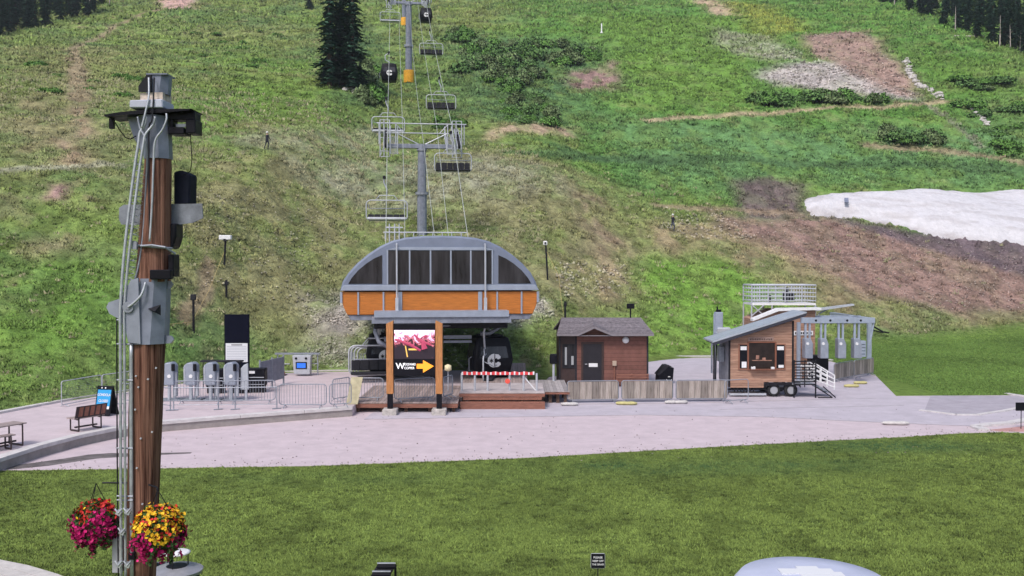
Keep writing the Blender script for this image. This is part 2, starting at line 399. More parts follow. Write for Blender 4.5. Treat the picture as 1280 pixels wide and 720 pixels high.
# drainage channel lower left, joints in the paving
m_=MB();ch=mat('channel_stain',(.13,.115,.115),.95,n=.4,ns=2)
m_.slab(gp([(0,583.5),(40,579),(80,573.5),(110,568.5),(140,566.5),(165,567),(240,565.5),(238,567),(165,570.5),(120,573.5),(90,578),(60,582.5),(20,586.5),(0,587.5)]),.004,.009)
tag(m_.build('drain_strip',ch),kind='structure')
m_=MB();jm=mat('paving_joint',(.27,.245,.26),.9,n=.3,ns=3)
for L_ in ([(455,524.4),(640,521.4),(800,518.9),(960,521.4),(1060,526.4),(1150,530.4),(1228,533.4)],[(720,505.5),(880,503.5),(1095,498)],[(900,512),(1130,507)]):
    ribbon(m_,gp(L_),.06,.0045,.0125)
tag(m_.build('paving_joint',jm),kind='structure')
# ---- raised terrace
TZ=.42
wt=[(-160,640),(-60,598),(0,573),(50,557),(100,544),(150,534),(200,527.5),(300,519.5),(380,513.5),(440,509)]
top=gp(wt,TZ)
# smooth it
back=[(-26,20),(-24.5,36),(-22.9,42.3),(-21.6,47),(-20.3,50),(-18.2,54.4),(-14.8,58.9),(-9.8,59.8),(-4,59.8),(2.5,62)]
tm=MB();tm.slab(top+[(top[-1][0],47.2),(-2.2,47.6),(-2.2,62)]+back[::-1][1:],-.2,TZ)
t=tm.build('terrace',mat('terrace_paving',(.53,.445,.47),.85,n=.1,ns=1.2,bump=.25,bs=14));tag(t,kind='structure')
cm=MB();wm=MB()
for i in range(len(top)-1):
    a=Vector(top[i]);b=Vector(top[i+1]);d=(b-a).normalized();nn=Vector((d.y,-d.x))
    wm.slab([tuple(a+nn*.04),tuple(b+nn*.04),tuple(b-nn*.1),tuple(a-nn*.1)],-.05,TZ-.10)
    L=(b-a).length;k=max(1,int(L/2.4))
    for j in range(k):
        p0=a+(b-a)*(j/k)+d*.012;p1=a+(b-a)*((j+1)/k)-d*.012
        cm.slab([tuple(p0+nn*.09),tuple(p1+nn*.09),tuple(p1-nn*.34),tuple(p0-nn*.34)],TZ-.10,TZ+.03)
o=wm.build('retaining_wall',wallc);tag(o,'low curved concrete retaining wall along the front of the terrace','wall')
cm.build('coping',kerbm,o)
km=MB();ribbon(km,[b for b in back[1:9]],.3,TZ-.1,TZ+.10);tag(km.build('terrace_kerb',kerbm),kind='structure')
km=MB();ribbon(km,gp([(700,457),(820,446.5),(890,446),(1000,447),(1040,451)]),.3,0,.10);tag(km.build('plaza_kerb',kerbm),kind='structure')
# curved slab walk at the lower left corner
pv=MB()
for i in range(9):
    a0=G(-60,694+i*0+0);pass
c1=[G(-90,690),G(0,702),G(35,709),(G(72,720)),G(110,736)]
for k in range(10):
    a=[(x-.0-k*.14,y-k*.34) for x,y in c1];b=[(x-.13-k*.14,y-.325-k*.34) for x,y in c1]
    pv.slab(a+b[::-1],.0,.05)
tag(pv.build('paver_walk',mat('pale_pavers',(.5,.47,.45),.85,n=.15,ns=4)),kind='structure')
# ---- snow patch with real thickness
sn=W2([(1003,258),(1012,247),(1040,242),(1100,240),(1180,239),(1280,238),(1400,238),(1400,330),(1280,307),(1230,303),(1180,297),(1140,288),(1100,280),(1060,272),(1020,270)])
x0,y0=sn.min(0)-2;x1,y1=sn.max(0)+2
gx=np.arange(x0,x1,.45);gy=np.arange(y0,y1,.45);GX,GY=np.meshgrid(gx,gy);fx_,fy_=GX.ravel(),GY.ravel()
d=dpoly(fx_+.8*(fbm(fx_*.5,fy_*.5,7,3)-.5),fy_+.8*(fbm(fx_*.5,fy_*.5,9,3)-.5),sn)
th=.9*np.clip(-d/2.2,-1,1)+.35*sstep(-3,-10,d)*(fbm(fx_*.35,fy_*.35,12,3)) +.12*(fbm(fx_*1.6,fy_*1.6,13,2)-.5)
zz=H(fx_,fy_)+th
I=np.arange(len(fx_)).reshape(len(gy),len(gx));Fq=np.stack([I[:-1,:-1],I[:-1,1:],I[1:,1:],I[1:,:-1]],-1).reshape(-1,4)
keep=(th[Fq].max(1)>-.6);
scol=np.ones((len(fx_),3))*np.array([.60,.585,.615]);dirt=sstep(.5,.72,fbm(fx_*.35,fy_*1.3,19,4))[:,None]*.26+ (sstep(0,.35,.35-th)[:,None])*.25
scol=scol*(1-dirt)+np.array([.25,.2,.18])*dirt
snow=npmesh('snow',np.stack([fx_,fy_,zz],1),Fq[keep],4,scol,cmat('old_snow',.6,ns=1.3,amt=.13,bump=.6,bs=1.6));tag(snow,kind='structure')
snow.data.polygons.foreach_set('use_smooth',[True]*len(snow.data.polygons))

# ---- grass blades and herb clumps
def clumps(name,x,y,z,size,col,nb,spread,wide,matr,up=1.0,flat=.0):
    n=len(x);N_=n*nb
    cx=np.repeat(x,nb);cy=np.repeat(y,nb);cz=np.repeat(z,nb);s=np.repeat(size,nb)
    a=rng.uniform(0,2*PI,N_);r=np.sqrt(rng.uniform(0,1,N_))*spread*s
    bx=cx+r*np.cos(a);by=cy+r*np.sin(a)
    h=s*rng.uniform(.5,1.1,N_)*up;a2=rng.uniform(0,2*PI,N_);wd=s*wide*rng.uniform(.6,1.3,N_)
    lx=h*rng.normal(0,.45,N_);ly=h*rng.normal(0,.45,N_)
    V=np.empty((N_,3,3));dx=np.cos(a2)*wd;dy=np.sin(a2)*wd;zz=cz-.02*s
    V[:,0]=np.stack([bx-dx,by-dy,zz],1);V[:,1]=np.stack([bx+dx,by+dy,zz+flat*h],1);V[:,2]=np.stack([bx+lx,by+ly,zz+h],1)
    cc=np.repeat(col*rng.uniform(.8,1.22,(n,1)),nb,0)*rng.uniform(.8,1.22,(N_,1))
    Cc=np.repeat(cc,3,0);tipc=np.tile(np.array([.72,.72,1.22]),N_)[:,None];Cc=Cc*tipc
    nn=np.stack([rng.normal(0,.38,N_),rng.normal(0,.38,N_)-.25,np.ones(N_)],1)
    return npmesh(name,V.reshape(-1,3),np.arange(N_*3).reshape(-1,3),3,Cc,matr,np.repeat(nn,3,0),(0,-1,.4))
blade=cmat('grass_blades',.7,amt=0)
# front lawn, mown
def inside(x,y,P): return dpoly(x,y,np.array(P))
n=110000;yy=20+rng.uniform(0,1,n)**1.25*23;xx=rng.uniform(-.62,.62,n)*yy
pfw=np.array(pf);lim=np.interp(xx,pfw[:,0],pfw[:,1]);k=(yy<lim-.05+.22*(fbm(xx*1.5,xx*0,3,3)-.35))&(dpoly(xx,yy,np.array(c1+[(-40,10),(-5,10)]))>0.1);xx,yy=xx[k],yy[k]
tone=np.clip(fbm(xx*.25,yy*.25,33,4)[:,None]*.8+.65,0,2)
lc=C_((.155,.218,.050))*np.where(rng.uniform(0,1,(len(xx),1))<.06+.5*sstep(.55,.8,fbm(xx*1.3,yy*3.2,99,3))[:,None],.42,1.0)*tone*(1-.35*sstep(.52,.7,fbm(xx*1.6,yy*1.2,44,3))[:,None])
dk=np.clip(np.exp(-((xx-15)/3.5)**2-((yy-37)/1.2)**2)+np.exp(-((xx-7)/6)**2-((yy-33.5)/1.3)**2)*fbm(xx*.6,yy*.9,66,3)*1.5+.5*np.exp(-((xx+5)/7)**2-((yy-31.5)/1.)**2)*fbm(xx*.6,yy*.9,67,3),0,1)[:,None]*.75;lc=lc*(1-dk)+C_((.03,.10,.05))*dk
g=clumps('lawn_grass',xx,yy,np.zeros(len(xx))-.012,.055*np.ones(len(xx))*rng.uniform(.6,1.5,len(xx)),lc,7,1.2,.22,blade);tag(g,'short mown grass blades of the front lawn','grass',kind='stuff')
# right lawn
n=26000;yy=rng.uniform(50,98,n);xx=rng.uniform(.3,.62,n)*yy
bk=np.array(gp([(1290,494),(1120,495),(1095,470),(1040,452)]));lim=np.interp(xx,bk[::-1,0],bk[::-1,1]);k=(yy>lim+.1)&(yy<np.interp(xx,_gx,_gy)+1);k&=(yy>51.6)
xx,yy=xx[k],yy[k];g=clumps('field_grass',xx,yy,np.maximum(H(xx,yy),-.01),.10*np.ones(len(xx)),C_((.115,.200,.045))*(.6+.8*fbm(xx*.2,yy*.2,5,3))[:,None],6,1.3,.3,blade);tag(g,'short bright grass blades of the field behind the food trailer','grass',kind='stuff')
# hill herbs: near
def scatter(n,y0,y1,umax,pw=1):
    yy=y0*(y1/y0)**rng.uniform(0,1,n);xx=rng.uniform(-umax,umax,n)*yy
    k=(yy>np.interp(xx,_gx,_gy)+.8);return xx[k],yy[k]
xx,yy=scatter(105000,38,125,.62)
dd=dpoly(xx,yy,sn);T_=TONE(xx,yy);bare=(T_[:,0]>T_[:,1]*1.02)
den=sstep(.35,.62,fbm(xx*.5,yy*.5,77,3));k=(dd>.3)&(~bare|(rng.uniform(0,1,len(xx))<.3))&(rng.uniform(0,1,len(xx))<.35+.65*den)
k&=~((xx>-26)&(xx<2.6)&(dpoly(xx,yy,np.array(back+[(2.5,40)]))<0))
xx,yy,T_=xx[k],yy[k],T_[k]
tcol=T_*(.85+.3*rng.uniform(0,1,(len(xx),1)));pm=(rng.uniform(0,1,len(xx))<.06+.22*((xx<3)&(yy>85)))[:,None];tcol=np.where(pm,C_((.30,.29,.17)),tcol)
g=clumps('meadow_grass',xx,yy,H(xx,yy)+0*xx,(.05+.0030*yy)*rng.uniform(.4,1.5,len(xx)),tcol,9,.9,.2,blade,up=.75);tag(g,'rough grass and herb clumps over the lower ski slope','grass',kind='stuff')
xx,yy=scatter(110000,120,380,.66)
dd=dpoly(xx,yy,sn);T_=TONE(xx,yy);bare=(T_[:,0]>T_[:,1]*1.02)
den=sstep(.35,.62,fbm(xx*.22,yy*.22,87,3));k=(dd>.3)&(~bare|(rng.uniform(0,1,len(xx))<.2))&(rng.uniform(0,1,len(xx))<.2+.8*den)
xx,yy,T_=xx[k],yy[k],T_[k]
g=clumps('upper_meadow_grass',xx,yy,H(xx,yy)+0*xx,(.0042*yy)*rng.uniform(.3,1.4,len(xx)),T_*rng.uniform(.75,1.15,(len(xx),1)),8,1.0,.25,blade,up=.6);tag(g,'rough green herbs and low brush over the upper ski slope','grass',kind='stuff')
# gravel and small stones on the worn places
xx=[];yy=[];ss=[]
for poly,num,s in ((ZONES[22][0],1500,.08),(ZONES[23][0],500,.12),([(430,400),(640,400),(640,466),(440,468)],500,.11),(ZONES[11][0],2600,.09),(ZONES[15][0],900,.22),(ZONES[16][0],400,.2),([(690,330),(780,330),(790,370),(700,372)],300,.15),([(830,260),(900,262),(950,300),(840,300)],300,.16),([(200,240),(420,250),(420,380),(250,370)],900,.09),([(930,50),(1010,65),(990,78),(920,70)],200,.3)):
    P=W2(poly);lo=P.min(0);hi=P.max(0);a=rng.uniform(lo[0],hi[0],num*3);b=rng.uniform(lo[1],hi[1],num*3)
    k=dpoly(a,b,P)<0;a,b=a[k][:num],b[k][:num];xx.append(a);yy.append(b);ss.append(np.full(len(a),s)*rng.uniform(.4,1.6,len(a)))
xx=np.concatenate(xx);yy=np.concatenate(yy);ss=np.concatenate(ss)
k=~((xx>-26)&(xx<2.6)&(dpoly(xx,yy,np.array(back+[(2.5,40)]))<0.3));xx,yy,ss=xx[k],yy[k],ss[k]
oc=np.array([(1,0,0),(0,1,0),(-1,0,0),(0,-1,0),(0,0,.8),(0,0,-.6)]);of=np.array([(0,1,4),(1,2,4),(2,3,4),(3,0,4),(1,0,5),(2,1,5),(3,2,5),(0,3,5)])
n=len(xx);V=oc[None]*ss[:,None,None]*rng.uniform(.6,1.3,(n,6,1));th_=rng.uniform(0,PI,n)[:,None]
V=np.stack([V[...,0]*np.cos(th_)-V[...,1]*np.sin(th_),V[...,0]*np.sin(th_)+V[...,1]*np.cos(th_),V[...,2]],-1)
V+=np.stack([xx,yy,H(xx,yy)+ss*.25],1)[:,None]
Fs=(of[None]+6*np.arange(n)[:,None,None]).reshape(-1,3)
cc=np.repeat((C_((.40,.36,.34))*.45+TONE(xx,yy)*.7)*rng.uniform(.5,1.35,(n,1)),6,0)
g=npmesh('gravel',V.reshape(-1,3),Fs,3,cc,blade);tag(g,'loose stones and gravel on the worn parts of the slope','gravel',kind='stuff')

# grit and crumbs lying on the paving
n=900;a=rng.uniform(0,1,n)
gx_=rng.uniform(-22,26,n);gy_=np.where(a<.5,np.interp(gx_,pfw[:,0],pfw[:,1])+np.abs(rng.normal(0,.5,n))+.05,rng.uniform(34,47,n))
k=dpoly(gx_,gy_,np.array(list(top)+[(-8,60),(-30,60)]))>.25
gx_,gy_=gx_[k],gy_[k];n=len(gx_);ss=rng.uniform(.008,.03,n)
V=oc[None]*ss[:,None,None]*rng.uniform(.6,1.5,(n,6,1))+np.stack([gx_,gy_,.008+ss*.4],1)[:,None]
Fs=(of[None]+6*np.arange(n)[:,None,None]).reshape(-1,3)
g=npmesh('grit',V.reshape(-1,3),Fs,3,np.repeat(C_((.24,.20,.19))*rng.uniform(.5,1.4,(n,1)),6,0),blade);tag(g,'small dark crumbs and grit scattered on the pink paving','grit',kind='stuff')
# ================= helpers for objects =================
def text_part(name,txt,size,m,parent,loc,rot=(PI/2,0,0),ext=.004,align='CENTER',sx=1):
    cu=bpy.data.curves.new('t','FONT');cu.body=txt;cu.size=size;cu.extrude=ext;cu.align_x=align;cu.align_y='CENTER';cu.offset=size*.012
    ob=bpy.data.objects.new('t',cu);C.objects.link(ob);bpy.context.view_layer.update()
    me=bpy.data.meshes.new_from_object(ob.evaluated_get(bpy.context.evaluated_depsgraph_get()))
    bpy.data.objects.remove(ob);bpy.data.curves.remove(cu)
    me.materials.clear();me.materials.append(m);me.name=name
    o=bpy.data.objects.new(name,me);C.objects.link(o);o.parent=parent;o.location=loc;o.rotation_euler=rot;o.scale=(sx,1,1);return o
def arc(cx,cz,r,a0,a1,n=10,y=None):
    return [((cx+r*math.cos(a),cz+r*math.sin(a)) if y is None else (cx+r*math.cos(a),y,cz+r*math.sin(a))) for a in [a0+(a1-a0)*i/n for i in range(n+1)]]
def rr(x0,x1,z0,z1,r,y=0,n=4):   # rounded rectangle path
    return arc(x1-r,z1-r,r,0,PI/2,n,y)+arc(x0+r,z1-r,r,PI/2,PI,n,y)+arc(x0+r,z0+r,r,PI,1.5*PI,n,y)+arc(x1-r,z0+r,r,1.5*PI,2*PI,n,y)
LD=Vector((-.122,1,0)); RZL=math.atan(.122)
def LX(Y): return X(551,52)-.122*(Y-52)
# ================= TREES, SHRUBS, ROCKS =================
needle=cmat('conifer_needles',.8,amt=0);bark=mat('bark',(.09,.065,.05),.95,n=.4,ns=6,bump=.5,stretch=(6,6,1))
def conifer(name,h,rad,nw,seed,label,group):
    r=random.Random(seed);V=[];Fc=[];Co=[]
    z=h*.05
    while z<h*.99:
        f=(z/h);rr_=rad*(1-f)**.62*min(1,.72+f*2)*r.uniform(.7,1.15)+.12
        nb=max(4,int(nw*(1-f*.6)))
        for k in range(nb):
            a=r.uniform(0,2*PI);L=rr_*r.uniform(.55,1.1);dr=-.35*L-.05
            tone=r.uniform(.55,1.35)
            for j in range(5):
                t=(j+.6)/5.2;px=L*t*math.cos(a);py=L*t*math.sin(a);pz=z+dr*t*t+r.uniform(-.1,.1)
                w=(.30*L*(1.15-t)+.14)*r.uniform(.7,1.3);b=a+PI/2+r.uniform(-.5,.5);le=L*.30
                q=len(V);V+= [(px-math.cos(b)*w,py-math.sin(b)*w,pz-r.uniform(.15,.5)*w),(px+math.cos(b)*w,py+math.sin(b)*w,pz-r.uniform(.15,.5)*w),(px+math.cos(a)*le,py+math.sin(a)*le,pz-.1*le),(px-math.cos(a)*le*.6,py-math.sin(a)*le*.6,pz+.35*w+.1)]
                Fc+=[(q,q+2,q+1),(q,q+1,q+3)]
                cc=[.055*tone,.125*tone,.078*tone];Co+=[cc]*4
        z+=h*.021*r.uniform(.8,1.2)
    root=E(name,label,'tree',group=group)
    Vn=np.array(V);hh=Vn[:,2:3]/h;nn=np.concatenate([Vn[:,:2]/(np.hypot(Vn[:,0],Vn[:,1])[:,None]+.3),.75+0*hh],1)+rng.normal(0,.3,Vn.shape)
    o=npmesh('crown',V,Fc,3,np.array(Co),needle,nn);o.parent=root
    t=MB();t.tube([(0,0,-1),(0,0,h*.3),(.05,0,h*.97)],[.024*h*.5+.08,.018*h*.5+.05,.02],7);
    for k in range(14):
        a=r.uniform(0,6.28);zz=r.uniform(.06,.8)*h;L=rad*(1-zz/h)*.7;t.tube([(0,0,zz),(L*math.cos(a),L*math.sin(a),zz-.2*L)],[.05,.015],4)
    t.build('trunk',bark,root);return root
GL='dark conifers of the forest at the top left';GR='dark conifers of the forest at the top right'
c1_=conifer('conifer',26,2.3,11,1,'tall dark spruce, left one of the pair beside the lift line','spruces beside the lift line')
c2_=conifer('conifer',24,2.3,10,2,'dark conifer of the forest at the top left of the slope',GL)
c3_=conifer('conifer',20,2.4,9,3,'dark conifer of the forest at the top right of the slope',GR)
def ptree(src,px,py,s,label,group,first=False):
    x,y,z=P3(px,py)
    if first: src.location=(x,y,z-.2);src.scale=(s,)*3;src['label']=label;src['group']=group;return
    dup(src,(x,y,z-.2),random.uniform(0,6.2),label,group,s)
ptree(c1_,412,110,1.0,c1_['label'],c1_['group'],True)
ptree(c2_,441,114,1.05,'dark spruce close behind the pair, leaning its crown towards the lift line','spruces beside the lift line')
ptree(c3_,427,108,1.25,'dark spruce squeezed between two taller ones beside the lift line','spruces beside the lift line')
ptree(c3_,450,117,.30,'small young spruce at the right foot of the spruce group','spruces beside the lift line')
ptree(c2_,387,12,.7,'lone dark conifer cut by the top of the picture left of the lift line','spruces beside the lift line')
fst=True
for row,(ya,yb) in enumerate([(46,14),(38,6),(30,-2),(20,-10)]):
    for i in range(13):
        px=-60+i*15+random.uniform(-5,5)+row*7; py=ya+(yb-ya)*max(0,(px)/130.)+random.uniform(-3,3)
        if px>205: continue
        ptree(c2_ if i%3 else c3_,px,min(py,46),random.uniform(.62,.95),'dark conifer of the forest at the top left of the slope',GL,first=(fst and i==1)); 
        if i==1:fst=False
fst=True
for row in range(4):
    for i in range(15):
        px=1105+i*15+random.uniform(-5,5);py=5+(px-1110)*.36-row*11+random.uniform(-3,3)
        if py<-12 or px>1330: continue
        u=fst and i>2 and i%3==0
        ptree(c3_ if i%3==0 else c2_,px,py,random.uniform(.6,.9),'dark conifer of the forest at the top right of the slope',GR,first=u)
        if u:fst=False
# bare grey dead stems at the forest edge
dm=mat('dead_wood',(.40,.36,.33),.9,n=.3,ns=4)
ds=MB();ds.tube([(0,0,-.3),(.05,0,3),(.2,0,6.5)],[.16,.12,.03],6);ds.tube([(.05,0,3),(.7,.1,3.9)],[.05,.02],5);ds.tube([(.1,0,4.2),(-.6,.1,4.9)],[.05,.02],5)
dso=tag(ds.build('dead_trunk',dm),'pale bare dead trunk standing at the forest edge, top right','dead tree','bare trunks at the forest edge')
for i,(px,py) in enumerate([(1118,8),(1194,40),(1250,58),(1263,62),(1275,66),(1181,28),(112,10),(137,8)]):
    x,y,z=P3(px,py);lb='pale bare dead trunk standing at the forest edge, top right' if i<6 else 'pale bare dead trunk standing at the forest edge, top left'
    if i==0: dso.location=(x,y,z)
    else: dup(dso,(x,y,z),random.uniform(0,6),lb,scale=random.uniform(.7,1.1),group='bare trunks at the forest edge' if i<6 else 'bare trunks at the left forest edge')
x,y,z=P3(1212,47);m=MB();m.tube([(-3.5,0,.3),(3.5,.3,.35)],[.25,.18],8);o=m.build('fallen_log',dm);o.location=(x,y,z);tag(o,'pale fallen log lying on the grass below the right forest','log')
leafm=cmat('shrub_leaves',.7,amt=0)
def shrub(name,seed,col,label,group):
    r=np.random.default_rng(seed);n=900
    a=r.uniform(0,2*PI,n);u=r.uniform(0,1,n)
    lob=r.uniform(-.55,.55,(7,2));k=r.integers(0,7,n);rad=.55
    el=np.arccos(r.uniform(-.1,1,n));rr_=rad*r.uniform(.6,1.08,n)
    p=np.stack([lob[k,0]+rr_*np.sin(el)*np.cos(a),lob[k,1]+rr_*np.sin(el)*np.sin(a),(.35+.45*(1-np.hypot(lob[k,0],lob[k,1])))*(.35+np.cos(el)*r.uniform(.6,1.1,n))],1)
    d1=r.normal(0,1,(n,3));d1/=np.linalg.norm(d1,axis=1)[:,None];d2=np.cross(d1,r.normal(0,1,(n,3)));d2/=np.linalg.norm(d2,axis=1)[:,None]
    s=.085*r.uniform(.6,1.5,(n,1));V=np.stack([p-d1*s,p+d1*s,p+d2*s*1.4],1).reshape(-1,3)
    cc=np.repeat(np.array(col)*r.uniform(.5,1.5,(n,1)),3,0)
    root=E(name,label,'shrub',group=group)
    nn=np.repeat(p*[1,1,1.2]+[0,0,.25]+r.normal(0,.25,(n,3)),3,0);npmesh('foliage',V,np.arange(3*n).reshape(-1,3),3,cc,leafm,nn).parent=root
    m=MB()
    for i in range(8):
        q=lob[i%7];m.tube([(0,0,-.2),(q[0]*.5,q[1]*.5,.3),(q[0],q[1],.65)],[.03,.02,.01],4)
    m.build('stem',bark,root);return root
SG='willow shrubs in the middle of the slope';SL='low green willow shrub among many in the middle of the slope'
sh=[shrub('shrub',5,(.105,.20,.06),SL,SG),shrub('shrub',6,(.14,.20,.085),SL,SG),shrub('shrub',9,(.12,.25,.055),SL,SG)]
used=set()
def pshrub(i,px,py,w,h,label=SL,group=SG,cat=None):
    x,y,z=P3(px,py);s=(w,w*random.uniform(.7,1),h);rz=random.uniform(0,6.2)
    if i not in used and group==SG: o=sh[i];o.location=(x,y,z-.1);o.scale=s;used.add(i);return
    dup(sh[i],(x,y,z-.1),rz,label,group,s)
def blobs(poly,n,w,h,group=SG,label=SL,wts=(0,1,2)):
    xs=[p[0] for p in poly];ysx=[p[1] for p in poly];P=np.array(poly,float);c=0
    while c<n:
        px=random.uniform(min(xs),max(xs));py=random.uniform(min(ysx),max(ysx))
        if dpoly(np.array([px]),np.array([py]),P)[0]<0:
            k=random.uniform(.6,1.3);pshrub(random.choice(wts),px,py,w*k,h*k,label,group);c+=1
blobs([(585,62),(640,56),(700,58),(755,68),(750,80),(735,92),(700,98),(670,108),(640,118),(610,105),(565,100),(580,85),(570,72)],85,2.0,2.1)
blobs([(620,115),(660,112),(680,125),(700,150),(720,160),(645,164),(625,140)],26,1.5,1.5)
blobs([(560,40),(590,40),(590,58),(562,56)],8,2,2.0)
blobs([(445,80),(470,90),(478,150),(455,130),(440,110)],22,1.6,1.8,'shrubs at the foot of the spruces','dense dark green shrub at the foot of the spruce group')
blobs([(545,148),(575,152),(578,165),(548,162)],7,1.1,1.2,'shrubs behind the first lift tower','dark low shrub on the slope behind the first lift tower')
blobs([(950,130),(1050,118),(1110,122),(1100,130),(960,136)],26,2.2,2.0,'shrubs below the bare earth patch','dark green shrub along the lower edge of the bare pale earth patch')
blobs([(1090,170),(1180,170),(1178,183),(1100,182)],12,2.0,1.9,'shrubs above the snow','dark green shrub of the thicket on the slope above the snow')
blobs([(1200,135),(1280,130),(1280,200),(1250,195),(1215,165)],18,1.8,1.3,'shrubs at the right edge of the slope','dark green shrub by the right edge of the slope',(0,2))
blobs([(1180,100),(1275,105),(1275,115),(1190,112)],10,2.2,1.3,'shrubs right of the stone line','grey green shrub on the slope right of the stone line')
blobs([(200,30),(330,40),(400,60),(330,90),(240,70)],14,1.6,.8,'low shrubs of the upper left slope','low green shrub scattered on the upper left slope',(2,))
blobs([(20,80),(180,90),(160,130),(30,120)],10,1.2,.7,'low shrubs of the left slope','low green shrub on the left slope behind the wooden pole',(2,))
# rocks
rk=mat('pale_rock',(.50,.47,.45),.9,n=.3,ns=3,bump=.5)
def rock(seed):
    b=bmesh.new();bmesh.ops.create_icosphere(b,subdivisions=2,radius=1);r=random.Random(seed)
    for v in b.verts: v.co*=r.uniform(.75,1.2);v.co.z*=.65
    me=bpy.data.meshes.new('rock');b.to_mesh(me);b.free();me.materials.append(rk);return me
rm=[rock(1),rock(2),rock(3)]
def prock(px,py,s,label,group):
    o=bpy.data.objects.new('rock',random.choice(rm));C.objects.link(o);x,y,z=P3(px,py);o.location=(x,y,z+s*.2);o.scale=(s*random.uniform(.8,1.4),s,s*random.uniform(.7,1.1));o.rotation_euler=(0,0,random.uniform(0,6));tag(o,label,'rock',group)
for i in range(34):
    t=i/33;px=np.interp(t,[0,.35,.6,1],[1133,1139,1148,1176]);py=np.interp(t,[0,.35,.6,1],[74,96,106,124])
    prock(px+random.uniform(-3,3),py+random.uniform(-1.5,1.5),random.uniform(.35,.85),'white stone in the stone line beside the bare red earth','stones of the upper stone line')
for i in range(14):
    t=i/13;prock(1216+t*18+random.uniform(-2,2),137+t*20,random.uniform(.3,.6),'white stone in the short stone line near the right edge','stones of the lower stone line')
for (px,py,s) in [(446,117,1.0),(440,113,.6),(432,113,.5)]:
    prock(px,py,s,{1.0:'largest pale rock at the foot of the spruces',.6:'mid sized pale rock at the foot of the spruces',.5:'smallest pale rock at the foot of the spruces'}[s],None)

# ================= CHAIRLIFT =================
def emblem(parent,s,y,x0,z0,m,name='emblem'):
    b=MB();c=arc(-.08,0,1,PI/2,1.5*PI,12);b.prism([(x0+p[0]*s,z0+p[1]*s) for p in c],y,y-.02)
    for sg in(1,-1):
        c=[(.06,sg*.95),(.5,sg*.9),(.85,sg*.6),(.8,sg*.3),(.45,sg*.16),(.25,sg*.35),(.06,sg*.3)];b.prism([(x0+p[0]*s,z0+p[1]*s) for p in c],y,y-.02)
    o=b.build(name,m,parent)
    d=MB()
    for k in range(6):
        a=k*PI/3;d.cb((x0-.5*s,y-.026,z0),(s*.12,.012,s*.62),ry=a)
    d.build('snowflake',dark,o);return o
seatg=mat('seat_shell',(.55,.57,.62),.5,.3,n=.15,ns=4)
def chair(label,group,pale):
    r=E('lift_chair',label,'lift chair',group=group);W=1.65
    m=MB();m.tube(rr(-W,W,-.1,1.55,.35,0),.05,7,close=True);m.tube([(-W*.55,0,1.55),(-W*.35,.05,1.95),(W*.35,.05,1.95),(W*.55,0,1.55)],.04,6)
    m.build('frame',lsteel,r,smooth=True)
    m=MB();m.box(-W+.1,W-.1,-.62,.02,-.04,.16 if pale else .1);m.build('seat',seatg if pale else char,r,bevel=.04)
    m=MB()
    for k in range(6):
        x=-W+.12+k*(2*W-.24)/6;m.box(x+.012,x+(2*W-.24)/6-.012,.02,.13,.15,.42 if pale else .72)
    m.build('backrest',char,r,bevel=.03)
    m=MB();m.tube([(-W+.2,0,1.2),(-W+.2,-.75,.85),(W-.2,-.75,.85),(W-.2,0,1.2)],.028,6);m.build('restraining_bar',steel,r,smooth=True)
    m=MB();m.tube([(0,.05,1.9),(0,.1,2.5),(-.22,.1,3.0),(-.2,0,3.4)],.07,7);m.build('hanger',lsteel,r,smooth=True)
    m=MB();m.box(-.32,-.08,-.35,.35,3.3,3.52);m.build('grip',dark,r,bevel=.03);return r
def gondola(label,group,scale=1):
    r=E('gondola_cabin',label,'gondola cabin',group=group)
    def ring(z,hx,hy,n=5):
        rd=.16;return [(sx*(hx-rd)+rd*math.cos(a),sy*(hy-rd)+rd*math.sin(a),z) for sx,sy,a0 in((1,1,0),(-1,1,PI/2),(-1,-1,PI),(1,-1,1.5*PI)) for a in [a0+PI/2*i/n for i in range(n+1)]]
    prof=[(0,.80,.85),(.10,.90,.95),(.95,1.06,1.12),(1.85,.92,1.0),(2.08,.84,.92),(2.14,.72,.8)]
    m=MB();rings=[ring(*p) for p in prof];n=len(rings[0]);vs=sum(rings,[]);fs=[(i*n+j,i*n+(j+1)%n,(i+1)*n+(j+1)%n,(i+1)*n+j) for i in range(len(prof)-1) for j in range(n)]
    fs+=[tuple(range(n))[::-1],tuple((len(prof)-1)*n+j for j in range(n))];m.add(vs,fs);b=m.build('body',black,r,auto=True)
    m=MB()
    for sx in(-1,1):
        m.add([(sx*1.075,-.75,1.02),(sx*1.075,.75,1.02),(sx*.945,.65,1.72),(sx*.945,-.65,1.72)],[(0,1,2,3)])
    m.add([(-.78,-1.125,1.05),(.78,-1.125,1.05),(.66,-1.015,1.72),(-.66,-1.015,1.72)],[(0,1,2,3)]);m.add([(-.78,1.125,1.05),(.78,1.125,1.05),(.66,1.015,1.72),(-.66,1.015,1.72)],[(0,1,2,3)]);m.build('window',glass,r)
    emblem(r,.36,-1.14,.05,.92,white)
    m=MB();m.tube([(-.95,-.5,.3),(-1.2,-.5,.35),(-1.2,-.5,1.0),(-1.0,-.5,1.1)],.03,6);m.build('ski_rack',steel,r)
    m=MB();m.box(-.62,.62,-.6,.6,2.12,2.22);m.build('roof',char,r,bevel=.04)
    m=MB();m.tube([(0,0,2.2),(0,0,2.45),(-.5,0,2.75),(-.5,0,3.3),(-.05,0,3.6)],.07,7);m.build('hanger',lsteel,r,smooth=True)
    m=MB();m.box(-.17,.1,-.35,.35,3.5,3.75);m.build('grip',dark,r,bevel=.03);return r
RP=[(64,6.6),(87.5,Z(158,87.5)),(165,53.4),(245,86),(330,122)]
def rz_(Y): return float(np.interp(Y,[p[0] for p in RP],[p[1] for p in RP]))-0.0*Y
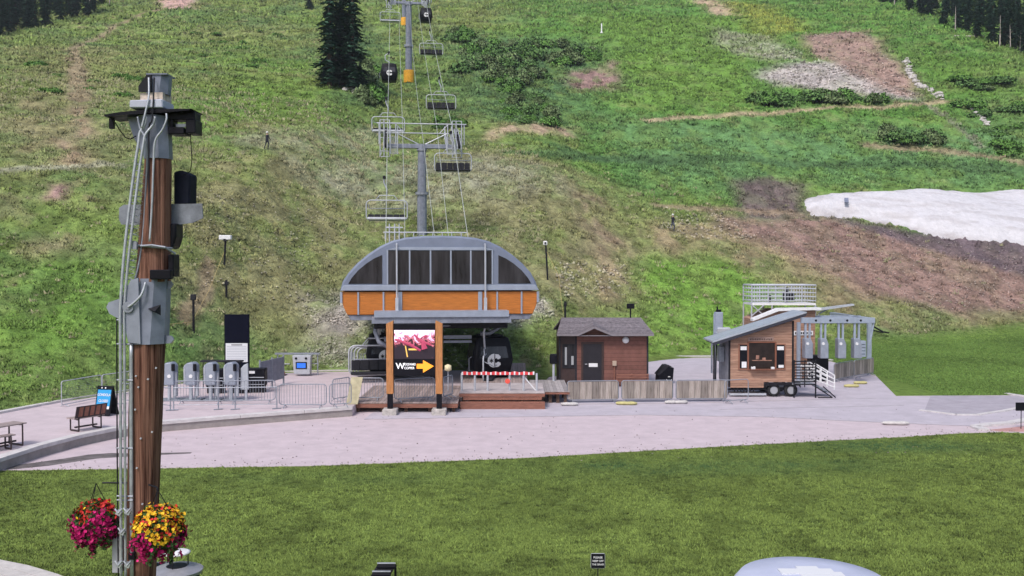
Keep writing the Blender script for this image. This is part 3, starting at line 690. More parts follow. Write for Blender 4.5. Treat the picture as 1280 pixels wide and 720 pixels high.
def sagz(Y):
    for (a,za),(b,zb) in zip(RP,RP[1:]):
        if a<=Y<=b: t=(Y-a)/(b-a);return za+(zb-za)*t-(b-a)*.010*4*t*(1-t)
    return rz_(Y)
OFF=3.25
def place_on_rope(src,side,py,hang,label,ref,first=False):
    best=min((abs(Z_inv(Y,hang)-py),Y) for Y in np.arange(67,160,.25))[1]
    loc=(LX(best)+(2.75 if side>0 else -3.12),best,sagz(best)-hang)
    if first: src.location=loc;src.rotation_euler=(0,0,RZL);src['label']=label
    else: dup(src,loc,RZL,label)
def Z_inv(Y,hang):
    z=sagz(Y)-hang; a=math.atan2(z-CH,Y)+PITCH; return 360-F*math.tan(a)
CG='chairs hanging on the lift rope';GG='gondola cabins of the lift'
ca=chair('','%s'%CG,True);cb_=chair('',CG,False);ga=gondola('',GG)
place_on_rope(ca,-1,275,3.4,'empty pale chair on the left rope, lowest one just above the station roof',0,True)
place_on_rope(ca,-1,165,3.4,'empty pale chair on the left rope, level with the top of the nearest lift tower',0)
place_on_rope(ca,-1,27,3.4,'empty pale chair on the left rope, above the left gondola cabin',0)
place_on_rope(cb_,1,213,3.4,'empty dark chair on the right rope, lowest one, just below the tower head',0,True)
place_on_rope(cb_,1,136,3.4,'empty dark chair on the right rope, just above the tower head',0)
place_on_rope(cb_,1,68,3.4,'empty dark chair on the right rope, uppermost, below the right gondola cabin',0)
place_on_rope(ga,-1,102,3.65,'black gondola cabin with white emblem on the left rope',0,True)
place_on_rope(ga,1,25,3.65,'black gondola cabin with white emblem on the right rope, cut by the picture top',0)
# ropes
ropem=mat('wire_rope',(.52,.54,.50),.5,.4,n=.2,ns=20)
def rope(off,lab,r=.028,dz=0):
    m=MB();pts=[]
    for Y in np.arange(64,331,3.0): pts.append((LX(Y)+off,Y,sagz(Y)+dz))
    pts=pts and pts;m.tube(pts,r,5);o=m.build('steel_rope',ropem);tag(o,lab,'rope','ropes of the lift')
rope(-3.12,'pale steel rope on the far left of the lift line, carrying the left chairs')
rope(2.75,'pale steel rope on the far right of the lift line, carrying the right chairs')
rope(-1.75,'thinner pale rope just right of the left chairs',.022,.1);rope(1.35,'thinner pale rope just left of the right chairs',.022,.1)
m=MB();pts=[(LX(64)+.2,64,8.6)]+[(LX(Y)+.1,Y,sagz(Y)-1.0-1.5*math.sin((Y-87.5)/78*PI)) for Y in np.arange(87.5,166,5.)];m.tube(pts,.022,5);tag(m.build('signal_cable',ropem),'thin sagging cable strung between the lift towers along their poles','cable')
def tower(Y,zt,r0,r1,label,pad):
    x=LX(Y);zb=float(H(x,Y));h=zt-zb
    r=E('lift_tower',label,'lift tower',(x,Y,zb),RZL,'lift towers')
    m=MB();m.lathe([(r0,-1),(r0,h*.45),(r0*1.0,h*.45)],n=18);m.lathe([(r0*.92,h*.45),(r1,h-.1)],n=18);m.build('pole',steelp,r,auto=True)
    m=MB();m.lathe([(r0*1.35,h*.44),(r0*1.35,h*.47)],n=18);m.build('flange',steel,r,auto=True);m=MB();m.lathe([(r1*1.3,h-.7),(r1*1.3,h-.55)],n=18);m.build('flange',steel,r,auto=True)
    m=MB();m.box(-OFF-.15,OFF+.15,-.22,.22,h-.5,h-.1);m.build('crossarm',steelp,r,bevel=.04)
    m=MB();m.tube([(-OFF-.8,0,h+1.75),(OFF+.8,0,h+1.75)],.06,6);m.tube([(-OFF,0,h+.9),(OFF,0,h+.9)],.05,6)
    for s in(-1,1):
        m.tube([(s*(OFF-.9),0,h-.1),(s*(OFF-.9),0,h+1.75)],.05,6);m.tube([(s*(OFF+.6),0,h-.1),(s*(OFF+.6),0,h+1.75)],.05,6);m.tube([(s*.3,0,h-.1),(s*2.3,0,h+.9)],.05,6)
        m.tube([(s*1.6,0,h+.9),(s*2.4,0,h+1.75)],.04,6)
    m.build('lifting_frame',lsteel,r)
    slope=.45
    for s in(-1,1):
        w_=MB();f=MB()
        for k in range(8):
            yy=-2.1+k*.6;zz=h+.25+slope*yy+.25
            a=Matrix.Translation((s*OFF,yy,zz))
            n=12;o=len(w_.v);pr=[]
            for dx in(-.09,.09):
                for j in range(n):
                    t=2*PI*j/n;pr.append((s*OFF+dx,yy+.26*math.cos(t),zz+.26*math.sin(t)))
            w_.add(pr,[(j,(j+1)%n,n+(j+1)%n,n+j) for j in range(n)]+[tuple(range(n))[::-1],tuple(range(n,2*n))])
        w_.build('sheave_train',dark,r)
        for dx in(-.16,.16): f.add([(s*OFF+dx-.03,-2.4,h+.3+slope*-2.4),(s*OFF+dx+.03,-2.4,h+.3+slope*-2.4),(s*OFF+dx+.03,2.4,h+.3+slope*2.4),(s*OFF+dx-.03,2.4,h+.3+slope*2.4),(s*OFF+dx-.03,-2.4,h+.62+slope*-2.4),(s*OFF+dx+.03,-2.4,h+.62+slope*-2.4),(s*OFF+dx+.03,2.4,h+.62+slope*2.4),(s*OFF+dx-.03,2.4,h+.62+slope*2.4)],[(0,3,2,1),(4,5,6,7),(0,1,5,4),(1,2,6,5),(2,3,7,6),(3,0,4,7)])
        f.build('sheave_beam',lsteel,r)
        f=MB();c0=s*(OFF-.75)
        for sg in(-1,1):
            xx=c0+sg*.32
            for zz in(0,.5,1.0): f.tube([(xx,-2.4,h-.2+slope*-2.4+zz),(xx,2.4,h-.2+slope*2.4+zz)],.03,5)
            for yy in(-2.4,-1.2,0,1.2,2.4): f.tube([(xx,yy,h-.2+slope*yy),(xx,yy,h+.8+slope*yy)],.03,5)
        for k in range(20): 
            yy=-2.4+k*.25;f.tube([(c0-.32,yy,h-.2+slope*yy),(c0+.32,yy,h-.2+slope*yy)],.02,4)
        f.build('catwalk',lsteel,r)
        f=MB()
        for xx in(s*OFF-.5,s*OFF-.15,s*OFF+.35): f.tube([(xx,-.3,h-1.3),(xx,-.3,h+2.0)],.05,6)
        for zz in(h-1.3,h-.8,h+.4,h+1.1,h+2.0): f.tube([(s*OFF-.5,-.3,zz),(s*OFF+.35,-.3,zz)],.035,5)
        f.tube([(s*OFF-.5,-.3,h-1.3),(s*OFF+.35,-.3,h+1.1)],.03,5);f.build('sheave_frame',lsteel,r)
    m=MB()
    for k in range(int(h/.6)): m.tube([(-.2,-r0-.18,1+k*.6),(.2,-r0-.18,1+k*.6)],.015,4)
    for s in(-1,1): m.tube([(s*.2,-r0-.18,.8),(s*.2,-r0-.18,h-.6)],.02,4)
    m.build('ladder',steel,r)
    if pad:
        m=MB();m.lathe([(r0+.28,0.1),(r0+.3,.3),(r0+.3,2.1),(r0+.25,2.2)],n=14);m.build('crash_pad',mat('yellow_pad',(.72,.36,.03),.7,n=.15,ns=3,bump=.2),r,auto=True)
    return r
tower(87.5,Z(179,87.5),.44,.36,'nearest grey lift tower, rising behind the station roof',False)
tower(165,52.1,.58,.5,'second grey lift tower with yellow pad around its foot',True)
tower(245,84.5,.5,.42,'farthest grey lift tower, yellow padded foot beside the second tower',True)
# ---- station
SY=52.0;S=F/SY
st=E('lift_station','orange and grey dome shaped lift station on dark columns with tinted windows','lift station',(X(551,SY),SY,0),RZL)
def lx(px): return (px-551)/S
def lz(py): return Z(py,SY)
def PL(L): return [(lx(a),lz(b)) for a,b in L]
outer=[(427,363),(430,352),(437,341),(448,329),(461,318),(476,308),(491,301),(508,297),(528,295),(551,294.5),(574,295),(594,297),(611,301),(626,308),(641,318),(654,329),(665,341),(671,352),(675,363)]
m=MB();m.prism(PL(outer),0,14.5);m.build('roof_shell',silver,st,bevel=.10)
inner=[(433,355),(440,344),(452,331),(466,320),(482,311),(482,311)]
m=MB();m.prism(PL([(427,363),(431.5,356),(670.5,356),(675,363)]),-.10,.0-.002);m.build('ledge_band',silverl,st,bevel=.02)
m=MB();m.prism(PL([(484,312.5),(497,309),(605,309),(618,312.5)]),-.08,-.002);m.build('window_header',silverl,st)
lowo=[(428,364.5),(674,364.5),(674,372),(672,382),(667.5,393),(435.5,393),(430.5,382),(428,372)]
m=MB();m.prism(PL(lowo),.05,14.3);m.build('cladding',orange,st,bevel=.03)
m=MB();m.prism(PL([(435.6,393.3),(667.4,393.3),(663,400),(440,400)]),.15,14.1);m.build('underside_rim',steelp,st,bevel=.02)
def strip(name,x0,x1,y0,y1,d0,d1,mt): 
    m=MB();m.box(lx(x0),lx(x1),d0,d1,lz(y1),lz(y0));return m.build(name,mt,st)
for a,b in((426.8,429.6),(448,450),(479,481),(498,503),(598,603),(621,623),(652,654),(672.4,675.2)): strip('seam_strip',a,b,364.6,392.8 if 430<a<670 else 378,-.02,.049,silverl)
for a,b in((486,512),(513,537.5),(539.5,562.5),(565,588),(589.5,615)): strip('window_pane',a,b,313.5,355,-.03,-.002,glass)
for x in (485,512.4,538.3,563.6,588.6,615.8): strip('mullion',x-.9,x+.9,312.6,355.6,-.07,-.031,silverl)
for sg in(-1,1):
    q=[(437,354.5),(441,347.5),(449,338),(459,329.5),(469,323),(478.5,318.8),(478.5,354.5)]
    q=[(551+sg*(551-a)*-1 if sg<0 else a,b) for a,b in q] if False else ([(a,b) for a,b in q] if sg>0 else [(1102-a,b) for a,b in q])
    m=MB();m.prism(PL(q),-.03,-.002);m.build('corner_window',glass,st)
for x in(496.5,606.5):
    m=MB();m.tube([(lx(x),-.25,lz(306)),(lx(x),-.3,lz(388))],.05,7);m.tube([(lx(x),.3,lz(303)),(lx(x),-.25,lz(306.5))],.05,6);m.box(lx(x)-.08,lx(x)+.08,-.38,-.22,lz(388),lz(372));m.build('front_pipe',lsteel,st)
strip('canopy',469,634,387.5,395,-1.1,-.05,silverl);strip('canopy_skirt',466,637,395.2,402.5,-1.0,.1,steelp)
# roof rail on top
m=MB();m.tube([(lx(480),.8,lz(290)),(lx(585),.8,lz(290))],.035,6)
for x in range(482,588,12): m.tube([(lx(x),.8,lz(290)),(lx(x),.8,lz(299))],.025,5)
m.build('roof_rail',lsteel,st)
m=MB()
for x in(487,494,500):m.tube([(lx(x),4,lz(276)),(lx(x),4,lz(300))],.04,5)
m.tube([(lx(482),4,lz(281)),(lx(505),4,lz(281))],.04,5);m.build('roof_ladder',lsteel,st)
# running gear under the shell
m=MB();m.box(lx(468),lx(636),.3,13.5,lz(411),lz(402.6));m.box(lx(474),lx(500),-.6,.3,lz(407),lz(402.7));m.build('machine_frame',dark,st,bevel=.03)
m=MB();pts=[(-3.1,13.5,4.0),(-3.1,3.4,4.0)]+[(-3.1*math.cos(a),3.4-3.1*math.sin(a),4.0) for a in np.linspace(0,PI,16)]+[(3.1,13.5,4.0)]
m.tube(pts,.11,8);m.tube([(p[0]*1.08,p[1]-.0,3.72) for p in pts],.06,6);m.build('guide_rail',steelp,st,smooth=True)
m=MB();m.lathe([(2.6,0),(2.75,.06),(2.6,.14),(2.75,.22),(2.6,.28)],(0,3.5,3.55),28);m.build('bullwheel',dark,st)
m=MB()
for a in np.linspace(0.1,PI-.1,15):
    c_=(-3.1*math.cos(a)*.93,3.4-3.1*math.sin(a)*.93,3.86);m.cb(c_,(.14,.5,.42),rz=-a+PI/2*0)
for k in range(16):
    for s in(-1,1): m.cb((s*2.9,4+k*.58,3.86),(.14,.48,.42))
m.build('tyre_bank',black,st)
for (a,b) in((lx(548),4.2),(lx(553),11.5)):
    m=MB();m.box(a-.28,a+.28,b-.45,b+.45,-.5,lz(411));m.build('column',dark,st,bevel=.04)
m=MB();m.tube([(lx(472),1,lz(403)),(lx(469),.9,lz(415)),(lx(474),.8,lz(428)),(lx(484),.7,lz(433))],.13,7);m.build('curved_arm',steelp,st,smooth=True);m=MB();m.tube([(lx(630),2,lz(403)),(lx(628),1.8,lz(413)),(lx(616),1.6,lz(420)),(lx(604),1.5,lz(420))],.12,7);m.build('curved_arm',steelp,st,smooth=True)
m=MB();m.box(lx(556),lx(592),1.3,1.6,lz(426),lz(421.5));m.box(lx(556),lx(592),1.2,1.5,lz(431),lz(428));m.box(lx(480),lx(545),2,2.4,lz(430),lz(424));m.build('guide_beam',steelp,st)
# chairs parked in the station and cabin
CP='chairs parked in the station'
for i,(px,dy) in enumerate([(473,2.2),(475,3.6),(478,5.2),(481,7.0)]):
    Yc=SY+dy;loc=(X(px,Yc),Yc,Z(467,Yc)+.05+.0*i)
    dup(cb_,loc,RZL+.04,['dark chair parked nearest the front inside the left of the station','second dark chair parked in the station row','third dark chair parked in the station row','rearmost dark chair parked in the station row'][i],CP)
Yc=SY+2.6;dup(ga,(X(612,Yc),Yc,.72),RZL+.1,'large black gondola cabin parked inside the right of the station',GG,1.07)
Yc=SY+4.4;dup(ga,(X(480,Yc),Yc,.85),RZL+.05,'black gondola cabin parked at the left of the station behind the chairs',GG,1.0)
Yc=SY+1.2;dup(cb_,(X(607,Yc),Yc,.75),RZL+1.35,'dark chair seen side on just in front of the parked gondola cabin',CP,(.62,.8,.85))
# ================= DECKS =================
deckw=mat('deck_boards',(.30,.235,.22),.8,n=.25,ns=3,stretch=(4,.6,4),planks=(0,.16,.22))
redw=mat('red_brown_timber',(.24,.105,.075),.75,n=.3,ns=4,stretch=(.6,1,6))
darkw=mat('dark_timber',(.10,.06,.045),.8,n=.3,ns=4)
def deck(label,pxa,pxb,Yf_,Yb,zt,skirt,boards,ztf=None):
    x0,x1=X(pxa,Yf_),X(pxb,Yf_);r=E('timber_deck',label,'deck',((x0+x1)/2,Yf_,0));w=(x1-x0)/2
    m=MB();m.box(-w,w,0,Yb-Yf_,zt-.05,zt);m.build('deck_boards',boards,r,bevel=.01)
    m=MB();m.box(-w,w,-.05,-.005,zt-skirt,zt-.055);m.box(-w,-w+.05,0,Yb-Yf_,zt-skirt,zt-.055);m.box(w-.05,w,0,Yb-Yf_,zt-skirt,zt-.055);m.build('skirt_board',redw if skirt<.3 else darkw,r)
    m=MB()
    for i in range(5):
        xx=-w+.2+i*(2*w-.4)/4;m.box(xx-.08,xx+.08,.15,.31,-.1,zt-.056);m.box(xx-.08,xx+.08,2,2.16,-.1,zt-.056)
    m.build('support_post',darkw,r);return r
deck('brown plank deck in front of the lift station behind the screen sign',441.5,572,45.6,52.2,.47,.24,deckw)
m=MB()
d2=deck('pale topped loading platform with red brown boards below the dark cabin',574,681,46.9,50.8,.78,.2,mat('worn_platform',(.42,.37,.37),.85,n=.2,ns=2))
m=MB();m.box(-2.05,2.1,-.28,-.08,-.02,.36);m.build('lower_board',redw,d2,bevel=.01)
m=MB();m.box(-1.9,1.95,-.06,-.01,.42,.56);m.build('middle_board',redw,d2)
deck('greyish plank deck between the loading platform and the brown hut',664,712,48.6,53.5,.62,.15,mat('grey_planks',(.34,.31,.31),.85,n=.2,ns=3,planks=(0,.18,.2)))
deck('low rear plank floor under the parked cabin',576,660,51.2,62,.70,.3,deckw)
# ================= SCREEN SIGN =================
YB=45.0;s=F/YB
sg=E('screen_sign','big lit screen between two cedar posts with an orange arrow, in front of the station','screen sign',(X(518,YB),YB,0))
def a_(px): return (px-518)/s
def b_(py): return Z(py,YB)
for cx_,fl in((487.5,1),(549,-1)):
    m=MB();w=4.3
    top=[(a_(cx_-w),b_(404.5 if fl>0 else 400.5)),(a_(cx_+w),b_(400.5 if fl>0 else 404.5))]
    m.prism([(a_(cx_-w),b_(492)),(a_(cx_+w),b_(492)),top[1],top[0]],-.16,.16);p=m.build('post',postw,sg,bevel=.012)
    m=MB();m.box(a_(cx_-3.3),a_(cx_+3.3),-.12,.12,b_(512),b_(492)-.002);m.build('post_shoe',black,p)
    m=MB();m.box(a_(cx_-9),a_(cx_+9),-.34,.34,-.05,b_(510.5));m.build('footing',mat('rough_concrete',(.42,.39,.37),.9,n=.35,ns=6,bump=.6,bs=12),p,bevel=.03)
m=MB();m.box(a_(491.9),a_(544.6),-.08,.14,b_(469.5),b_(405));m.build('cabinet',black,sg,bevel=.01)
scr=bpy.data.materials.new('screen_picture');scr.use_nodes=True;nt=scr.node_tree;N=nt.nodes;L=nt.links;bs_=N['Principled BSDF']
tc=N.new('ShaderNodeTexCoord');sep=N.new('ShaderNodeSeparateXYZ');L.new(tc.outputs['Object'],sep.inputs[0])
n1=N.new('ShaderNodeTexNoise');n1.inputs['Scale'].default_value=2.6;n1.inputs['Detail'].default_value=3;n1.inputs['Distortion'].default_value=1.6
L.new(tc.outputs['Object'],n1.inputs['Vector'])
mr=N.new('ShaderNodeMapRange');L.new(sep.outputs['Z'],mr.inputs[0]);mr.inputs[1].default_value=b_(438);mr.inputs[2].default_value=b_(412);mr.inputs[3].default_value=-.30;mr.inputs[4].default_value=.30
ad=N.new('ShaderNodeMath');ad.operation='ADD';L.new(n1.outputs[0],ad.inputs[0]);L.new(mr.outputs[0],ad.inputs[1])
cr=N.new('ShaderNodeValToRGB');L.new(ad.outputs[0],cr.inputs[0]);e=cr.color_ramp.elements;e[0].position=.33;e[0].color=(.012,.006,.012,1);e[1].position=.70;e[1].color=(.8,.68,.88,1)
for p_,c_ in((.42,(.10,.02,.03,1)),(.47,(.55,.16,.2,1)),(.52,(.12,.02,.05,1)),(.57,(.62,.28,.42,1)),(.63,(.75,.55,.75,1))): q=e.new(p_);q.color=c_
L.new(cr.outputs[0],bs_.inputs['Base Color']);L.new(cr.outputs[0],bs_.inputs['Emission Color']);bs_.inputs['Emission Strength'].default_value=.75
m=MB();m.box(a_(493),a_(543.5),-.095,-.081,b_(448.5),b_(412.5));m.build('screen',scr,sg)
fig=mat('screen_figure',(.35,.05,.10),.5,emit=.5);m=MB()   # figures of the picture shown on the screen
m.tube([(a_(518),-.097,b_(418)),(a_(523),-.097,b_(423)),(a_(529),-.097,b_(428)),(a_(531),-.097,b_(436))],[.04,.06,.10,.16],6);m.lathe([(0.0,-.08),(.07,-.04),(.08,.03),(.0,.09)],(a_(532),-.097,b_(420.5)),8)
m.tube([(a_(529),-.097,b_(427)),(a_(539),-.097,b_(431))],[.07,.05],5);m.tube([(a_(494),-.097,b_(424)),(a_(512),-.097,b_(430)),(a_(526),-.097,b_(438))],[.05,.08,.05],5);m.build('screen_figure',fig,sg)
gold=mat('screen_gold',(.8,.5,.12),.5,emit=.5);m=MB();m.box(a_(511),a_(524),-.105,-.098,b_(437.5),b_(435.5));m.tube([(a_(507),-.1,b_(432)),(a_(509.5),-.1,b_(446))],.03,5);m.build('screen_detail',gold,sg)
ws=mat('lit_white',(.85,.85,.88),.5,emit=.55);os_=mat('lit_orange',(.95,.33,.03),.5,emit=.55)
text_part('lettering','W',.40,ws,sg,(a_(500.5),-.10,b_(457.6)),sx=1.0)
text_part('lettering','WOODWARD',.155,ws,sg,(a_(511.8),-.10,b_(455.3)),sx=.60);text_part('lettering','COPPER',.155,ws,sg,(a_(511.8),-.10,b_(459.9)),sx=.84)
m=MB();m.prism([(a_(x),b_(y)) for x,y in [(521,454.5),(529,454.5),(529,450),(542.5,457.5),(529,465.5),(529,460.5),(521,460.5)]],-.12,-.085);m.build('arrow',os_,sg)
# ================= HUT =================
YH=55.5;s=F/YH;hx=X(752,YH);hut=E('brown_hut','small brown clapboard lift hut with dark door and shingle roof, right of the station','hut',(hx,YH,0))
def a_(px): return (px-752)/s
def b_(py): return Z(py,YH)
clap=mat('brown_clapboard',(.17,.075,.06),.7,n=.2,ns=3,planks=(2,.24,.12));trimb=mat('dark_brown_trim',(.05,.03,.028),.6,n=.2,ns=4)
m=MB();m.prism([(a_(720),0),(a_(810),0),(a_(810),b_(417)),(a_(763),b_(417)),(a_(742),b_(408.5)),(a_(724),b_(416)),(a_(720),b_(416))],0,3.6);m.build('wall',clap,hut)
m=MB();m.box(a_(699),a_(720)-.002,.0,3.6,0,b_(417));m.build('corner_bay',trimb,hut)
m=MB()
for x in(699.6,720,809.6):m=MB();m.box(a_(x)-.05,a_(x)+.05,-.03,-.003,.02,b_(417.5));m.build('corner_trim',char,hut)
m=MB();m.box(a_(704),a_(718),-.02,-.003,b_(459),b_(431));m.build('window',glass,hut)
m=MB()
for x0,x1,y0,y1 in((703,704.2,430,460),(717.8,719,430,460),(704.2,717.8,430,431),(704.2,717.8,459,460),(712,713,431,459)):m.box(a_(x0),a_(x1),-.05,-.021,b_(y1),b_(y0))
m.build('window_frame',char,hut)
cur=MB();cur.box(a_(706),a_(708.5),-.022,-.0205,b_(456),b_(434));cur.box(a_(714),a_(717),-.022,-.0205,b_(456),b_(445));cur.build('blind',mat('blind',(.35,.36,.38),.6),hut)
m=MB();m.box(a_(729),a_(752),-.04,-.003,b_(474)-.5,b_(430));dr=m.build('door',mat('dark_door',(.022,.020,.026),.4,n=.2,ns=3),hut)
m=MB();m.box(a_(736),a_(747),-.052,-.041,b_(458.5),b_(454));m.build('notice',white,dr)
m=MB();m.tube([(a_(731.5),-.04,b_(455)),(a_(731.5),-.1,b_(455)),(a_(734),-.1,b_(455))],.02,6);m.build('handle',lsteel,dr)
m=MB()
for x0,x1,y0,y1 in((726.5,729,427.5,486),(752,754.5,427.5,486),(729,752,427.5,430)):m.box(a_(x0),a_(x1),-.07,-.003,b_(y1),b_(y0))
m.build('door_frame',trimb,hut)
shing=mat('grey_shingles',(.17,.15,.165),.9,n=.45,ns=7,bump=.5,bs=16,planks=(1,.22,.12))
m=MB()  # roof: sheet with a small front gable
ez=b_(416.5)+.02;rzz=b_(399);xl,xr=a_(695.5),a_(816);fy=-.45;ry=1.8
A=[(xl,fy,ez),(a_(722),fy,ez),(a_(742),fy-.02,b_(406.8)),(a_(764),fy,ez),(xr,fy,ez)]
B=[(a_(704),ry,rzz),(a_(722),ry,rzz),(a_(742),.95,b_(403)),(a_(764),ry,rzz),(a_(806),ry,rzz)]
vs=A+B+[(xl,4.05,ez),(xr,4.05,ez),(a_(742),ry,rzz)]
vs2=[(x,y,z-.1) for x,y,z in vs]
fs=[(0,1,6,5),(3,4,9,8),(1,2,7),(1,7,12,6) ,(2,3,7),(3,8,12,7),(5,6,12,8,9,11,10)]
n=len(vs);m.add(vs+vs2,fs+[tuple(i+n for i in f[::-1]) for f in fs]+[(0,n,n+1,1),(1,n+1,n+2,2),(2,n+2,n+3,3),(3,n+3,n+4,4),(4,n+4,n+9,9),(9,n+9,n+11,11),(11,n+11,n+10,10),(10,n+10,n+5,5),(5,n+5,n,0)]);m.build('roof',shing,hut)
fas=mat('grey_fascia',(.21,.19,.21),.6,n=.15,ns=4);m=MB()
P=[(xl,ez),(a_(722),ez),(a_(742),b_(406.8)),(a_(764),ez),(xr,ez)]
m.prism([(x,z-.012) for x,z in P]+[(x,z-.15) for x,z in P[::-1]],fy-.05,fy-.003);m.box(a_(720),a_(810),fy,0,ez-.16,ez-.12);m.build('fascia',fas,hut)
m=MB();m.lathe([(.16,0),(.2,.05),(.18,.12),(.05,.16)],(0,0,0),14);o=m.build('wall_lamp',white,hut,smooth=True);o.rotation_euler=(PI/2,0,0);o.location=(a_(782),0,b_(425))
m=MB();m.box(a_(765.5),a_(770.5),-.15,-.003,b_(457),b_(451));m.build('meter_box',mat('beige_box',(.42,.33,.26),.6),hut,bevel=.01)
m=MB();m.tube([(a_(768),-.06,b_(457)),(a_(768),-.06,b_(480))],.04,6);m.build('conduit',redw,hut)
bench2=E('timber_rack','low red brown timber rail rack against the hut wall','rack',(hx+a_(790),YH-.5,0));m=MB()
for z in(.35,.55,.7):m.box(-.95,.9,-.05,0,z,z+.07)
m.build('rail',redw,bench2)
m=MB()
for x in(-.95,-.1,.83):m.box(x,x+.08,.002,.10,0,.78)
m.build('leg',redw,bench2)
m=MB();m.tube([(0,0,0),(0,0,.55)],.05,8);m.box(-.22,.22,-.12,.12,.55,.85);o=m.build('flood_light',black,None,bevel=.02);o.location=(X(788,58),58,Z(399,58)-.1);
o.location.z=b_(399)-.02;o.location.y=YH+1.8;o.location.x=X(788,YH+1.8);tag(o,'small black floodlight on a stem on the hut roof ridge','floodlight')
# black wheeled post at the left of hut
po=E('control_post','black headed control post left of the hut door on the grey deck','control post',(X(692,53),53,.62));m=MB();m.tube([(0,0,0),(0,0,1.0)],.07,8);m.build('post',lsteel,po)
m=MB();m.box(-.22,.2,-.15,.15,.95,1.5);m.build('head',black,po,bevel=.06)
# bin
bb=E('recycling_bin','black angular recycling bin with hopper lid beside the hut','bin',(X(830,57),57,0),.1);m=MB();m.prism([(-.45,0),(.45,0),(.52,.95),(.15,1.0),(-.42,.5)],-.35,.35);m.build('body',black,bb,bevel=.02)
m=MB();m.prism([(-.5,.55),(-.38,.50),(.22,1.03),(.42,1.02),(.2,1.12),(-.02,1.12)],-.37,.37);m.build('lid',char,bb,bevel=.015)
m=MB()
for k in range(3):
    a=PI/2+k*2*PI/3;c=(.22,-.372,.28);p1=[(c[0]+.15*math.cos(a+t),-.372,c[2]+.15*math.sin(a+t)) for t in(-.45,0,.45)];m.tube(p1,.025,5)
m.build('recycling_symbol',white,bb)
# ================= BARRIERS =================
def crowd(label,p,q,z=0,bars=True,group='steel crowd barriers',h=1.1,name='crowd_barrier',mt=None,panel=None):
    a=Vector((*G(*p,z),z));b=Vector((*G(*q,z),z));d=b-a;L=d.length;r=E(name,label,'barrier',a,math.atan2(d.y,d.x),group)
    mt=mt or steel
    m=MB();m.tube(rr(.04,L-.04,.16,h,.14),.024,6,close=True);m.build('frame',mt,r,smooth=True)
    m=MB()
    if panel:
        m.box(.07,L-.07,-.035,.012,.2,h-.04);m.build('wood_panel',panel,r)
    elif bars:
        k=int(L/.13)
        for i in range(1,k): m.tube([(i*L/k,0,.16),(i*L/k,0,h)],.0095,4)
        m.build('bars',mt,r)
    for x in(.3,L-.3):
        m=MB();m.tube([(x,-.3,0.02),(x,-.3,.03),(x,0,.16),(x,.3,.03),(x,.3,.02)],.02,5);m.build('foot',mt,r)
    return r
T=TZ+.01
crowd('steel crowd barrier on the terrace left of the kiosk, next to the pair of posts',(348,510),(409,510),T)
crowd('steel crowd barrier on the terrace just left of the deck corner',(411,510),(440,508),T)
crowd('steel crowd barrier standing oblique at the left end of the deck',(415,503),(438,499),T)
z_=.48
crowd('steel crowd barrier on the deck under the left of the parked chairs',(438,501),(480,501),z_,group='steel barriers on the deck')
crowd('steel crowd barrier on the deck behind the screen',(492,503),(544,500),z_,group='steel barriers on the deck')
crowd('short steel barrier at the right edge of the deck beside the mast',(554,500),(566,496),z_,group='steel barriers on the deck')
crowd('steel crowd barrier behind the pipe rail, below the left ticket gates',(219,505),(282,505),T)
crowd('steel crowd barrier behind the pipe rail, below the tall board',(284,505),(345,504),T)
# pipe rails
def piperail(label,pts,z,legs,h=1.0):
    W_=[Vector((*G(*p,z),z)) for p in pts];o=W_[0];r=E('pipe_rail',label,'rail',o,0);P=[w-o for w in W_]
    m=MB();m.tube([p+Vector((0,0,h)) for p in P],.026,6);m.build('top_rail',steel,r)
    m=MB();m.tube([p+Vector((0,0,.22)) for p in P],.018,6);m.build('lower_rail',steel,r)
    for t in legs:
        w_=Vector((*G(*t,z),z))-o;m=MB();m.tube([w_,w_+Vector((0,0,h))],.028,6);m.tube([w_+Vector((-.18,-.1,.02)),w_+Vector((.18,.1,.02))],.03,5);m.build('leg',steel,r)
piperail('long pipe rail in front of the ticket gates on the terrace',[(217,512),(270,512),(347,511)],T,[(217,513),(273,512),(294,512),(346,511)])
piperail('short pipe rail right behind the wooden pole on the terrace',[(150,505),(180,508),(214,513)],T,[(152,505),(213,513)])
# mesh fence left
wire=mat('wire_mesh',(.30,.34,.32),.5,.5,n=.2,ns=10)
def meshfence(label,p,q,z,h=1.2):
    a=Vector((*G(*p,z),z));b=Vector((*G(*q,z),z));d=b-a;L=d.length;r=E('mesh_barrier',label,'barrier',a,math.atan2(d.y,d.x),'wire mesh barriers at the left of the terrace')
    m=MB();m.tube(rr(0,L,.1,h,.1),.022,6,close=True);m.build('frame',lsteel,r)
    m=MB();k=int(L/.09)
    for i in range(1,k): m.tube([(i*L/k,0,.1),(i*L/k,0,h)],.004,3)
    for i in range(1,12): m.tube([(0,0,.1+i*(h-.1)/12),(L,0,.1+i*(h-.1)/12)],.004,3)
    m.build('wire_infill',wire,r)
    for x in(.2,L-.2):
        m=MB();m.tube([(x,-.25,.02),(x,0,.1),(x,.25,.02)],.02,5);m.build('foot',lsteel,r)
meshfence('wire mesh barrier at the far left, in front of the blue sandwich board',(77,509),(127,499),T)
meshfence('wire mesh barrier behind the wooden pole',(128,499),(165,493),T)
